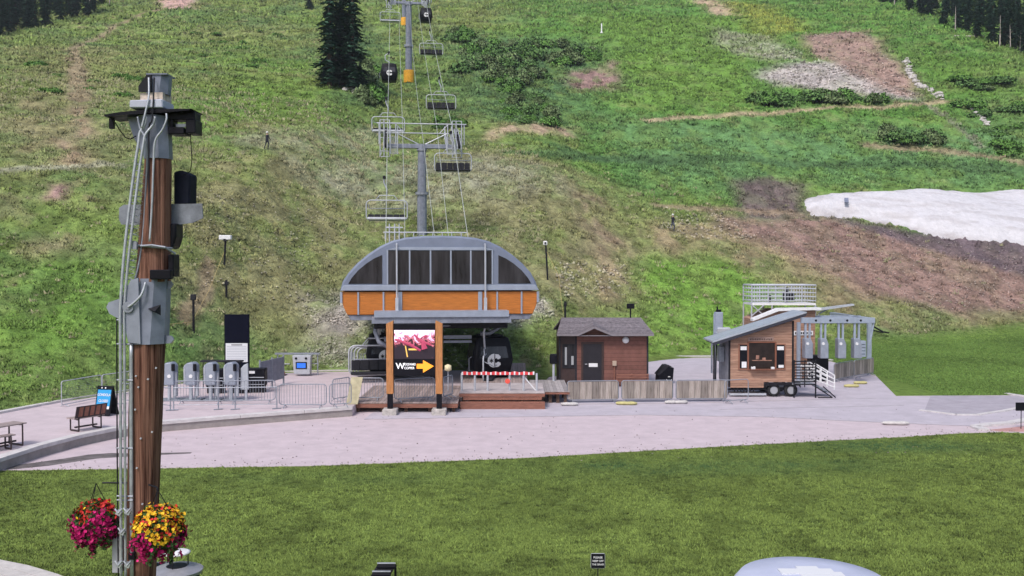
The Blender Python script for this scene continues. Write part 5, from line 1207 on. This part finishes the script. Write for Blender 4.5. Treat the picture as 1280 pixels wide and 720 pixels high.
cond('conduit',[pt(164,430,-.22),pt(164,560,-.22),pt(165,725,-.22)],.027,cnd);cond('conduit',[pt(146,390,-.22),pt(146.5,560,-.22),pt(148,725,-.22)],.010,dark)
m=MB()
for i in range(24):
    y=205+i*8;x0=np.interp(y,[205,385],[169,151]);m.tube([pt(x0,y,-.25),pt(x0+10+i*.1,y+1,-.24)],.006,4)
for y in(400,430,475,560,620,625):m.tube([pt(146,y,-.26),pt(166,y+.5,-.24)],.012,5)
m.build('ladder_ties',steel,pole)
m=MB()
for i in range(15): m.tube([pt(174-i*1.1,215+i*11,-.1),pt(184-i*.9,221+i*11,-.12),pt(174-i*1.1,227+i*11,-.1)],.005,4)
m.build('wire_lattice',wire,pole)
m=MB();m.box(pt(139,0)[0],pt(151,0)[0],-.16,.0,pt(0,712)[2],pt(0,669)[2]);m.build('meter_cover',mat('cover_grey',(.42,.42,.46),.6,n=.1,ns=4),pole,bevel=.01)
for (px,py) in((149,641),(160,640),(149,706),(160,706),(153,665)): m=MB();c=pt(px,py,-.33);m.cb(c,(.07,.06,.06),ry=.5);m.tube([(c[0]-.05,c[1]-.02,c[2]+.06),(c[0],c[1]-.03,c[2]),(c[0]+.05,c[1]-.02,c[2]+.06)],.014,5);m.build('clamp',cnd,pole)
m=MB();m=MB();m.box(pt(164,0)[0],pt(171,0)[0],-.28,-.2,pt(0,692)[2],pt(0,684)[2]);m.build('switch_box',black,pole)
m=MB();m.tube([pt(128,603.5,-.08),pt(165,603.5,-.08)],.012,6);m.build('basket_arm',dark,pole)
m=MB();m.tube([pt(186,606,-.2),pt(196,609,-.28),pt(197,612,-.3)],.012,6);m.build('basket_arm',dark,pole)
# ================= FLOWER BASKETS =================
petm=cmat('petals',.55,amt=0)
def basket(label,cx,cy,hy,dy,rx,rz,seed,yel):
    c=Vector(pt(cx,cy,dy));c.x+=bx;c.y+=YP;r=E('flower_basket',label,'flower basket',tuple(c),0,'hanging flower baskets');g=np.random.default_rng(seed)
    def sph(n,zmin=-1,zmax=1,k=1.0):
        z=g.uniform(zmin,zmax,n);a=g.uniform(0,2*PI,n);q=np.sqrt(1-z*z);rad=g.uniform(.86,1.04,n)*k*(1+.08*np.sin(3*a+seed)*q+.06*np.sin(7*a+3*z+seed))*np.where(g.uniform(0,1,n)<.08,1.12,1)
        return np.stack([rx*q*np.cos(a)*rad,rx*q*np.sin(a)*rad,rz*z*rad],1)
    def leaves(name,p,s,cols,material,pet=3):
        n=len(p);nn=p/np.linalg.norm(p,axis=1)[:,None]+g.normal(0,.55,(n,3));nn/=np.linalg.norm(nn,axis=1)[:,None]
        t=np.cross(nn,g.normal(0,1,(n,3)));t/=np.linalg.norm(t,axis=1)[:,None];b=np.cross(nn,t);V=[];k=5
        V=np.zeros((n,k+1,3));V[:,0]=p-nn*s*.25
        for j in range(k):
            a=2*PI*j/k;V[:,j+1]=p+(t*math.cos(a)+b*math.sin(a))*s*g.uniform(.75,1.2,(n,1))
        Fc=np.array([(0,1+j,1+(j+1)%k) for j in range(k)]);Fc=(Fc[None]+6*np.arange(n)[:,None,None]).reshape(-1,3)
        o=npmesh(name,V.reshape(-1,3),Fc,3,np.repeat(cols,6,0),material);o.parent=r
    p=sph(1500,k=.93);leaves('foliage',p,.026,C_((.035,.075,.02))*g.uniform(.5,1.6,(1500,1)),leafm)
    p=sph(1500);f=g.uniform(0,1,1500);top=p[:,2]/rz+.35*np.sin(4*p[:,0]/rx+seed)
    m_=top<(.45 if not yel else -.15);pk=p[m_];leaves('pink_flowers',pk,.028,C_((.42,.012,.12))*g.uniform(.5,1.4,(len(pk),1))*C_((1,1,1)),petm)
    m2=(~m_)&(g.uniform(0,1,1500)<(.78 if not yel else .30));rd=p[m2];leaves('red_flowers',rd,.025,C_((.50,.035,.03))*g.uniform(.5,1.5,(len(rd),1)),petm)
    m3=(~m_)&(~m2)&(g.uniform(0,1,1500)<(.35 if not yel else .95));yl=p[m3];leaves('yellow_flowers',yl,.027,C_((.85,.50,.03))*g.uniform(.7,1.15,(len(yl),1)),petm)
    for nm_,cc_,mt_ in(('trailing_stems',C_((.05,.10,.03)),leafm),('trailing_flowers',C_((.45,.02,.13)) ,petm)):
        P_=[];
        for k in range(16):
            a=g.uniform(0,2*PI);L_=g.uniform(.05,.16);z0=g.uniform(-.9,-.2)*rz;r0=rx*math.sqrt(max(0,1-(z0/rz)**2))*1.02
            for j in range(16): t=j/15;P_.append((r0*math.cos(a)*(1+.15*t)+g.normal(0,.014),r0*math.sin(a)*(1+.15*t)+g.normal(0,.014),z0-L_*t+g.normal(0,.01)))
        P_=np.array(P_);leaves(nm_,P_,.021,cc_*g.uniform(.5,1.5,(len(P_),1)),mt_)
    m=MB();m.lathe([(rx*.3,-rz*.75),(rx*.6,-rz*.4),(rx*.75,.0)],n=16);m.build('basket',darkw,r)
    hz=Z(hy,YP+dy)-c.z;m=MB()
    for k in range(3):
        a=k*2.1+.5;m.tube([(rx*.7*math.cos(a),rx*.7*math.sin(a),rz*.3),(0,0,hz)],.006,4)
    m.build('hanger',dark,r)
basket('round hanging basket of mostly pink flowers left of the wooden pole',120.5,654,604,-.12,.30,.315,3,False)
basket('round hanging basket, yellow above and pink below, in front of the wooden pole',197.5,663,612,-.62,.345*.955,.345*.955,6,True)
# ================= FOOD TRAILER =================
YF=51.0;s=F/YF;tr=E('food_trailer','wood clad food trailer with sloping metal roof and serving window','food trailer',(X(951,YF),YF,0))
def a_(px): return (px-951)/s
def b_(py): return Z(py,YF)
cedar=mat('trailer_cedar',(.38,.205,.14),.7,n=.35,ns=2.2,stretch=(.7,1,10),planks=(2,.145,.2),col2=(.47,.29,.21))
D=2.6
m=MB();m.prism([(a_(912.5),b_(484.5)),(a_(955),b_(484.5)),(a_(955),b_(477.5)),(a_(991),b_(477.5)),(a_(991),b_(401)),(a_(912.5),b_(425.5))],0,D);m.build('body',cedar,tr)
m=MB();m.box(a_(912.3)-.02,a_(912.3)-.004,.02,D-.02,b_(480),b_(427));m.build('end_wall',mat('grey_end_wall',(.24,.24,.27),.7,n=.2,ns=3),tr)
m=MB()
for x in(911.8,991.2):m=MB();m.box(a_(x)-.05,a_(x)+.05,-.025,-.003,b_(484 if x<950 else 477.5),b_(424 if x<950 else 401));m.build('corner_trim',dark,tr)
m=MB();y0,y1=-.35,D-.5;m.prism([(a_(889),b_(427.8)),(a_(1006),b_(390.8)),(a_(1006),b_(389.4)),(a_(889),b_(425.8))],y0,y1);m.build('roof',mat('ribbed_metal_roof',(.50,.53,.62),.35,.4,n=.08,ns=2,planks=(1,.4,.04)),tr)
m=MB();m.prism([(a_(889),b_(431.5)),(a_(1004),b_(395)),(a_(1006),b_(391)),(a_(889),b_(428))],y0-.04,y0);m.prism([(a_(892),b_(430)),(a_(1000),b_(394.5)),(a_(1004),b_(391.5)),(a_(892),b_(428.2))],y0+.002,y1-.02);m.build('fascia',mat('dark_fascia',(.035,.035,.05),.5),tr)
m=MB();m.box(a_(936),a_(968.5),-.012,-.003,b_(461),b_(428.5));m.build('window_opening',mat('dark_inside',(.02,.012,.01),.5,n=.6,ns=3),tr)
m=MB()
for x0,x1,yy0,yy1 in((934.3,936,427,462.5),(968.5,970.2,427,462.5),(936,968.5,427,428.5),(936,968.5,461,462.5)):m.box(a_(x0),a_(x1),-.07,-.003,b_(yy1),b_(yy0))
m.box(a_(937),a_(968),-.32,-.07,b_(461.8),b_(461));m.build('window_frame',mat('reddish_frame',(.20,.08,.05),.6,n=.2,ns=4),tr)
inr=mat('inside_things',(.30,.16,.12),.6,n=.5,ns=6);m=MB();m.box(a_(940),a_(965),-.02,-.013,b_(451),b_(450));m.box(a_(945),a_(949),-.02,-.013,b_(449),b_(444));m.box(a_(953),a_(957),-.02,-.013,b_(450),b_(447));m.build('shelf',inr,tr)
for x0,x1 in((924.5,934),(970.5,980.5)):
    m=MB();m.box(a_(x0),a_(x1),-.05,-.003,b_(460.5),b_(431));f=m.build('menu_board',black,tr)
    m=MB();m.box(a_(x0+.9),a_(x1-.9),-.058,-.051,b_(437.5),b_(432.8));m.build('paper',white,f);m=MB();m.box(a_(x0+2.5),a_(x1-1),-.058,-.051,b_(459.5),b_(456 if x0>950 else 452));m.build('paper',white,f)
    m=MB()
    for aa,bb,c_,d_ in((x0-1.6,x0,429.5,462),(x1,x1+1.4,429.5,462),(x0,x1,429.5,431),(x0,x1,460.5,462)):m.box(a_(aa),a_(bb),-.06,-.004,b_(d_),b_(c_))
    m.build('board_frame',mat('board_frame_red',(.26,.12,.08),.6),f)
m=MB();m.box(a_(935),a_(967),-.05,-.003,b_(426.3),b_(421.2));f=m.build('name_board',mat('name_board_wood',(.30,.20,.17),.7,n=.2,ns=4),tr)
m=MB()
for i in range(13):
    x=937+i*2.2;m.box(a_(x),a_(x+1.3),-.058,-.051,b_(425.2),b_(422.6)+random.uniform(-.03,.0))
m.build('worn_lettering',mat('worn_letters',(.06,.04,.04),.7),f)
m=MB()
for x,w_ in((938,3),(941,2),(963,4)):m.box(a_(x),a_(x+w_),-.25,-.12,b_(461),b_(457.5+random.uniform(0,1)))
m.build('counter_items',white,tr,bevel=.01)
m=MB();m.box(a_(903)-.0,a_(903)+.02,.5,.52,0,0.01)
m=MB();m.box(a_(911.8)-.30,a_(911.8)-.03,1.0,1.7,b_(455),b_(435));m.build('gas_cabinet',steel,tr,bevel=.02)
m=MB();m.tube([(a_(911.8)-.5,1.5,b_(427)),(a_(911.8)-.5,1.5,0)],.05,6);m.tube([(a_(911.8)-.2,2.3,b_(427)),(a_(911.8)-.25,2.3,0)],.04,6);m.build('awning_post',dark,tr)
m=MB();m.box(a_(915),a_(990),.15,.27,b_(488),b_(484.8));m.box(a_(915),a_(990),D-.3,D-.15,b_(488),b_(484.8));m.tube([(a_(916),.2,b_(487)),(a_(895),.9,b_(489)),(a_(890),1.2,b_(489))],.06,6)
for x in(918,922,926,930,934,938,942):m.box(a_(x),a_(x+1.5),.05,.12,b_(490),b_(484.8))
m.build('chassis',dark,tr);m=MB();m.box(a_(912),a_(958),-.06,.1,.10,.2);m.build('step_board',lsteel,tr)
tyre=mat('tyre',(.02,.02,.022),.85);rim=mat('wheel_rim',(.34,.35,.38),.4,.1)
for yy in(.12,D-.35):
    for px in(968,989.5):
        m=MB();m.lathe([(.2,-.11),(.33,-.10),(.355,-.06),(.355,.06),(.33,.10),(.2,.11)],n=26);w_=m.build('wheel',tyre,tr,smooth=True);w_.rotation_euler=(PI/2,0,0);w_.location=(a_(px),yy,.355)
        m=MB();m.lathe([(0,.09),(.07,.10),(.09,.07),(.17,.07),(.2,.112),(.215,.112)],n=24);m.build('rim',rim,w_,auto=True);m=MB()
        for k in range(6):
            a=k*PI/3;m.lathe([(.03,.09),(.0,.094)],(.13*math.cos(a),.13*math.sin(a),0),8)
        m.build('rim_holes',black,w_)
m=MB();m.prism([(a_(957),b_(485)),(a_(957),b_(478)),(a_(1001),b_(478)),(a_(1001),b_(485)),(a_(999),b_(482)),(a_(979),b_(481.5)),(a_(960),b_(482))],-.05,-.004);m.build('mudguard',dark,tr)
# side stair landing with black rail
YL=50.6;s2=F/YL;ld=E('stair_landing','black railed landing with steps at the right end of the food trailer','steps',(X(1006,YL),YL,0))
def a2(px): return (px-1006)/s2
def b2(py): return Z(py,YL)
m=MB()
for i in range(9):
    y=451+i*3.6;m.box(a2(992.5),a2(1020),-.03,.0,b2(y+1.4),b2(y))
m.box(a2(992.5),a2(993.8),.0,.06,0,b2(450));m.box(a2(1019.5),a2(1021),0,.06,0,b2(450));m.box(a2(1006),a2(1007),.0,.05,b2(484),b2(450));m.build('black_railing',dark,ld)
m=MB();m.box(a2(993),a2(1020),.07,1.6,b2(481.5),b2(480));m.build('landing_floor',lsteel,ld)
m=MB()
for i in range(4):
    m.box(a2(1003+i*.6),a2(1018+i*.6),.3,.34,b2(459+i*6),b2(457.6+i*6))
for x in(1004,1010,1016):m.box(a2(x),a2(x+.9),.35,.38,b2(481),b2(457))
m.build('white_gate',white,ld)
for s_ in(0,1.2):
    m=MB()
    for off in(0,5,10,15): m.tube([(a2(1021),s_+.3,b2(455+off*1.35)),(a2(1046),s_+.3,b2(470+off))],.035,6)
    for x,y in((1021,455),(1029,460),(1037,465),(1046,470)):m.tube([(a2(x),s_+.3,b2(y)),(a2(x),s_+.3,b2(y+18))],.035,6)
    m.build('white_stair_rail',white,ld)
m=MB()
for i in range(4):m.box(a2(1021+i*5),a2(1027+i*5),.3,1.4,b2(483+i*2.6)-.04,b2(483+i*2.6))
m.build('tread',steel,ld)
m=MB();m.tube([(a2(1021),-.05,b2(484)),(a2(1040),-.15,.05)],.035,6);m.tube([(a2(1029),-.05,b2(483)),(a2(1044),-.15,.05)],.035,6);m.tube([(a2(1040),-.15,.05),(a2(1022),-.15,.05)],.03,6);m.build('fold_down_ladder',dark,ld)
# ================= BUILDING BEHIND TRAILER, SCAFFOLD CAGE =================
YG=59.0;s3=F/YG;bk=E('wooden_kiosk','brown boarded kiosk with white eaves behind the food trailer','kiosk',(X(980,YG),YG,0))
def a3(px): return (px-980)/s3
def b3(py): return Z(py,YG)
m=MB();m.prism([(a3(945),0),(a3(1019),0),(a3(1019),b3(388)),(a3(975),b3(388)),(a3(945),b3(400))],0,3.5);m.build('wall',cedar,bk)
m=MB();m.prism([(a3(939),b3(401)),(a3(971),b3(388.5)),(a3(1024),b3(387)),(a3(1024),b3(384.2)),(a3(971),b3(385)),(a3(939),b3(398))],-.4,.25);m.build('roof',white,bk)
m=MB();m.prism([(a3(1024.5),b3(389.5)),(a3(1072),b3(382.5)),(a3(1072),b3(380.5)),(a3(1024.5),b3(386.5))],.6,1.1);m.build('side_roof',lsteel,bk)
m=MB();m.tube([(a3(1040),.8,b3(387)),(a3(1030),.8,b3(392)),(a3(1026),.8,b3(398))],.05,6);m.tube([(a3(1040),3.2,b3(386)),(a3(1030),3.2,b3(392)),(a3(1019),3.2,b3(398))],.05,6);m.build('roof_brace',steel,bk)
m=MB();m.box(a3(992),a3(1016),-.05,-.003,b3(419),b3(413.5));q=m.build('name_board',white,bk);m=MB()
for i in range(9):m.box(a3(993.5+i*2.4),a3(995+i*2.4),-.056,-.051,b3(417.8),b3(414.8))
m.build('worn_lettering',char,q)
m=MB();m.box(a3(1003),a3(1014),-.03,-.003,b3(447),b3(430));m.build('window',glass,bk)
YC=60.0;s4=F/YC;cg=E('scaffold_cage','pale tubular railed scaffold platform above the kiosk roof','scaffold',(X(980,YC),YC+.0,0))
def a4(px): return (px-980)/s4
def b4(py): return Z(py,YC)
m=MB();x0,x1,dd=a4(939.5),a4(1019.5),2.2
for (A,B,ya,yb) in((x0,x1,0,0),(x0,x1,dd,dd),(x0,x0,0,dd),(x1,x1,0,dd)):
    for y in(356.5,361,366,371,376): m.tube([(A,ya,b4(y)),(B,yb,b4(y))],.03 if y>357 else .045,5)
for i in range(24):
    x=x0+(x1-x0)*i/23
    for yy in(0,dd): m.tube([(x,yy,b4(378)),(x,yy,b4(357))],.045 if i%6==0 else .014,4)
m.build('railing',lsteel,cg)
m=MB();m.box(x0,x1,0,dd,b4(381.5),b4(379));m.build('platform_floor',white,cg)
m=MB()
for x in(x0,a4(965),x1):
    for yy in(.05,dd-.05):m.tube([(x,yy,b4(381)),(x,yy,b4(400) if yy<1 else 0)],.05,6)
m.tube([(x0,0,b4(381)),(a4(955),0,b4(395))],.035,5);m.tube([(a4(955),0,b4(381)),(x0,0,b4(395))],.035,5);m.build('leg',lsteel,cg)
m=MB();m.tube([(a4(989),1,b4(378)),(a4(989),1,b4(366)),(a4(990),1,b4(360))],.1,7);m.box(a4(985),a4(998),.9,1.3,b4(376),b4(366));m.tube([(a4(964),.5,b4(378)),(a4(964),.5,b4(369))],.09,7);m.build('equipment',dark,cg)
# gantry with hanging readers
YN=57.0;s5=F/YN;gn=E('gate_gantry','grey steel gantry with four hanging ticket readers right of the trailer','gantry',(X(1048,YN),YN,0))
def a5(px): return (px-1048)/s5
def b5(py): return Z(py,YN)
gb=mat('gantry_blue_grey',(.33,.38,.47),.5,.25,n=.15,ns=3)
m=MB();m.box(a5(1001),a5(1093),-.12,.12,b5(404),b5(397));m.box(a5(1000),a5(1093),2.2,2.4,b5(403),b5(397));m.build('beam',gb,gn,bevel=.015)
m=MB()
for x in(1019,1037,1058,1075):m.tube([(a5(x),-.13,b5(400.5)),(a5(x),-.121,b5(400.5))],.07,10)
m.build('bolt_plates',black,gn)
m=MB();g0=gn.location.x;m.box(X(1084,63.5)-g0,X(1089,63.5)-g0,6.4,6.6,0,Z(397,63.5));m.build('column',gb,gn);m=MB();m.box(a5(1003),a5(1007),1,1.2,0,b5(404.2));m.build('column',gb,gn);m=MB();m.tube([(a5(1092),0,b5(404)),(a5(1087),0,b5(432))],.06,6);m.build('tie_bar',gb,gn)
m=MB();m.box(a5(1083),a5(1089),.13,6.6,b5(404),b5(397)+.0);m.build('side_beam',gb,gn)
for x in(1010.5,1030,1052,1072):
    m=MB();m.box(a5(x-5),a5(x-2.6),-.05,.08,b5(426),b5(404.2));m.box(a5(x+.4),a5(x+2.6),-.05,.08,b5(426),b5(404.2));h=m.build('hanger',gb,gn)
    m=MB();m.prism([(a5(x-4.8),b5(448)),(a5(x+5.4),b5(448)),(a5(x+5.4),b5(430)),(a5(x+2.5),b5(423)),(a5(x-4.8),b5(423))],-.12,.5);q=m.build('reader_body',gate_g,gn,bevel=.04)
    m=MB();m.lathe([(.0,0),(.09,0),(.08,.03),(0,.03)],n=12);o=m.build('round_badge',white,q);o.location=(a5(x-1.6),-.121,b5(429.5));o.rotation_euler=(PI/2,0,0)
m=MB();m.box(a5(1075.5),a5(1082),-.1,.3,b5(446),b5(426));m.build('control_cabinet',gb,gn,bevel=.02);m=MB()
for y in(430,434,438,442):m.box(a5(1076.5),a5(1081),-.12,-.101,b5(y+.6),b5(y));m.build('vent',char,gn) if y==442 else None
m=MB();m.box(a5(1019),a5(1042),.8,1.6,0,b5(446));o=m.build('covered_machine',black,None,bevel=.08);o.location=gn.location;tag(o,'black covered machine under the ticket reader gantry','machine')
m=MB();m.tube([(a5(1093),.3,b5(408)),(a5(1108),.5,b5(415.5)),(a5(1116),.6,b5(417))],.05,6);m.tube([(a5(1093),.3,b5(413)),(a5(1108),.5,b5(416.5))],.04,6);m.build('side_arm',dark,gn)
# pedestal left of the trailer
YQ=62.0;s6=F/YQ;pd=E('equipment_column','grey equipment column with dark top left of the food trailer roof','equipment column',(X(897,YQ),YQ,0))
def a6(px): return (px-897)/s6
def b6(py): return Z(py,YQ)
m=MB();m.tube([(a6(893),0,0),(a6(893),0,b6(392))],.08,7);m.box(a6(893),a6(903),-.2,.25,b6(417),b6(390));m.build('cabinet',gb,pd,bevel=.04);m=MB();m.box(a6(895),a6(913),-.3,.2,b6(424),b6(409));m.build('side_box',gate_l,pd,bevel=.1)
m=MB();m.box(a6(895),a6(901),-.15,.15,b6(391),b6(387));m.tube([(a6(897),0,b6(387)),(a6(896),0,b6(383))],.05,6);m.build('top_lamp',black,pd);m=MB();m.tube([(a6(905),0,b6(424)),(a6(905),0,0)],.07,6);m.tube([(a6(891),0.3,0),(a6(891),.3,b6(425))],.06,6);m.build('leg',steelp,pd)
# ================= SLOPE FURNITURE =================
def lampost(label,pxb,pyb,pyt,style,lean=0):
    x,y,z=P3(pxb,pyb);zt=Z(pyt,y);h=zt-z;r=E('slope_post',label,'post',(x,y,z),0,'posts on the ski slope');m=MB();m.tube([(0,0,-.3),(lean,0,h)],.075,7);m.build('pole',dark,r)
    m=MB()
    if style=='T':m.box(lean-.42,lean+.42,-.2,.2,h-.05,h+.28);m.build('lamp_head',white,r,bevel=.04);m=MB();m.box(lean-.08,lean+.08,-.22,.22,h-.15,h+.02);m.build('clamp',dark,r)
    elif style=='L':m.box(lean-.2,lean+.14,-.15,.15,h-.3,h+.05);m.build('lamp_head',white,r,bevel=.05);m=MB();m.lathe([(0,0),(.08,0),(.08,.04),(0,.05)],n=10);o=m.build('lens',black,r);o.location=(lean-.03,-.151,h-.12);o.rotation_euler=(PI/2,0,0)
    elif style=='S':m.box(-.16,.16,-.1,.1,h-.25,h+.1);m.build('lamp_head',char,r,bevel=.03)
    else:m.box(-.1,.12,-.08,.08,h-.35,h-.1);m.build('tie',dark,r)
    return r
lampost('dark post with wide white twin lamp head on the slope above the tall board',280,334,299,'T',.12);lampost('dark post with small grey lamp head left of the tall board',242,419,370,'S')
lampost('bare short dark post on the slope below the twin lamp',283,372,350,'N');lampost('dark post with white lamp head on the slope right of the station roof',685,352,302,'L',-.2)
lampost('thin dark post behind the left end of the hut roof',706.5,402,377,'N')
yl=mat('yellow_rope',(.50,.38,.16),.7)
def gr(pts,label,r=.013):
    m=MB();m.tube(pts,r,5);o=m.build('yellow_rope',yl);tag(o,label,'rope')
x,y,z=P3(280,334);x2,y2,z2=P3(240,415);gr([(x,y,z+1),((x+x2)/2,(y+y2)/2,float(H((x+x2)/2,(y+y2)/2))+.45),(x2,y2,z2+.5),(x2-1.6,y2-3,max(0,float(H(x2-1.6,y2-3)))+.2)],'yellow rope running down the slope from the twin lamp post')
x,y,z=P3(685,352);x2,y2,z2=P3(703,399);gr([(x-.1,y-.1,Z(315,y)),(x+.8,y-1.5,Z(345,y-1.5)),(x2,y2,Z(385,y2)),(x2+.1,y2-.1,Z(392,y2))],'yellow rope sagging from the white lamp post down to the hut')
x,y,z=P3(1058,264);m=MB();m.cb((0,0,.35),(.5,1.6,.2),rz=-.3,rx=.4);m.cb((0,.15,.5),(.25,1.0,.1),rz=-.3,rx=.4);o=m.build('rail_feature',mat('blue_grey_rail',(.20,.22,.30),.5));o.location=(x,y,z+1.0);tag(o,'small blue grey ramp lying on the snow patch','ramp')
x,y,z=P3(752,42);m=MB();m.lathe([(.5,0),(.28,.3),(.14,.6),(.16,2.2),(.02,2.5)],n=10);o=m.build('snow_gun_post',white,smooth=True);o.location=(x,y,z);tag(o,'small white snowmaking post high on the slope','post')
# ================= PEOPLE =================
skin=mat('skin',(.45,.28,.20),.6);navy=mat('dark_clothes',(.02,.022,.035),.8);grayc=mat('grey_shirt',(.10,.11,.16),.8);helm=mat('helmet_white',(.7,.7,.68),.4)
def figure(label,loc,rz,J,Rr,edges,top,bot,s=1,helmet=True):
    """one skinned body from joints"""
    me=bpy.data.meshes.new('person');me.from_pydata([Vector(j)*s for j in J],edges,[]);o=bpy.data.objects.new('person',me);C.objects.link(o)
    md=o.modifiers.new('skin','SKIN');me.skin_vertices.new() if not me.skin_vertices else None
    sv=me.skin_vertices[0].data
    for i,r_ in enumerate(Rr): sv[i].radius=(r_*s,r_*s)
    sv[0].use_root=True
    sd=o.modifiers.new('sub','SUBSURF');sd.levels=1;sd.render_levels=1
    bpy.context.view_layer.update();m2=bpy.data.meshes.new_from_object(o.evaluated_get(bpy.context.evaluated_depsgraph_get()))
    o.modifiers.clear();o.data=m2;m2.materials.clear()
    for k in(skin,top,bot): m2.materials.append(k)
    for p in m2.polygons:
        z=p.center.z/s; p.material_index=0 if z>1.47 else (2 if (z<.93) else 1);p.use_smooth=True
    o.location=loc;o.rotation_euler=(0,0,rz);tag(o,label,'person')
    h=MB();h.lathe([(.115*s,1.62*s),(.125*s,1.70*s),(.10*s,1.78*s),(.02*s,1.81*s)],(0,.0,0),12);h.build('helmet' if helmet else 'hair',helm if helmet else dark,o,smooth=True)
    f=MB();f.box(-.015*s,.015*s,-.13*s,-.09*s,1.58*s,1.62*s);f.build('nose',skin,o);f=MB()
    for e_ in(-1,1):f.box(e_*.04*s-.012,e_*.04*s+.012,-.115*s,-.09*s,1.625*s,1.64*s)
    f.build('eyes',black,o);return o
J=[(0,0,.95),(0,0,1.2),(0,0,1.42),(0,0,1.5),(0,0,1.65),(-.2,0,1.4),(-.27,-.05,1.13),(-.25,-.22,.95),(.2,0,1.4),(.27,-.05,1.13),(.25,-.22,.95),(-.1,0,.88),(-.13,-.12,.48),(-.13,.02,.06),(-.13,-.16,.03),(.1,0,.88),(.13,.1,.48),(.13,.28,.08),(.13,.12,.03)]
Rr=[.14,.13,.14,.055,.10,.06,.045,.035,.06,.045,.035,.09,.06,.045,.03,.09,.06,.045,.03]
Ed=[(0,1),(1,2),(2,3),(3,4),(2,5),(5,6),(6,7),(2,8),(8,9),(9,10),(0,11),(11,12),(12,13),(13,14),(0,15),(15,16),(16,17),(17,18)]
x,y,z=P3(334,187);figure('tiny person in dark clothes walking on the left of the slope',(x,y,z),2.4,J,Rr,Ed,navy,navy,.98)
x,y,z=P3(841,289);figure('person in dark clothes with pale helmet standing beside a bicycle on the slope',(x,y,z),2.0,J,Rr,Ed,navy,grayc,1.05)
bx_,by_=x-.75,y-.5;bz=float(H(bx_,by_));bk=E('bicycle','mountain bike pushed by the person on the slope','bicycle',(bx_,by_,bz+.02),2.8)
for xx in(-.55,.55):
    m=MB();m.tube([(xx+.33*math.cos(a),0,.36+.33*math.sin(a)) for a in np.linspace(0,2*PI,20)[:-1]],.03,5,close=True);w_=m.build('wheel',black,bk);m=MB()
    for k in range(8):
        a=k*PI/4;m.tube([(xx,0,.36),(xx+.31*math.cos(a),0,.36+.31*math.sin(a))],.005,3)
    m.build('spokes',steel,w_)
m=MB();m.tube([(-.55,0,.36),(-.2,0,.85),(.38,0,.9),(-.08,0,.34),(-.55,0,.36)],.022,5);m.tube([(-.08,0,.34),(-.23,0,.95)],.02,5);m.tube([(.35,0,.98),(.55,0,.36)],.022,5);m.build('frame',mat('bike_frame',(.5,.45,.4),.4),bk)
m=MB();m.tube([(.33,-.33,1.0),(.33,.33,1.0)],.018,5);m.build('handlebar',dark,bk);m=MB();m.box(-.36,-.12,-.07,.07,.95,1.0);m.build('saddle',black,bk,bevel=.02)
# ================= AIR =================
if HAZE:
    m=MB();m.box(-620,620,-60,620,-5,260);o=m.build('haze',[]) if False else None
    me=bpy.data.meshes.new('haze');b=MB();b.box(-640,640,-60,600,-1.5,250);me.from_pydata(b.v,[],b.f)
    hm=bpy.data.materials.new('air');hm.use_nodes=True;nt=hm.node_tree;nt.nodes.remove(nt.nodes['Principled BSDF']);v=nt.nodes.new('ShaderNodeVolumePrincipled');v.inputs['Color'].default_value=(.86,.92,1,1);v.inputs['Density'].default_value=HAZE;v.inputs['Anisotropy'].default_value=.2
    nt.links.new(v.outputs[0],nt.nodes['Material Output'].inputs['Volume']);me.materials.append(hm);o=bpy.data.objects.new('haze',me);C.objects.link(o);tag(o,kind='stuff')
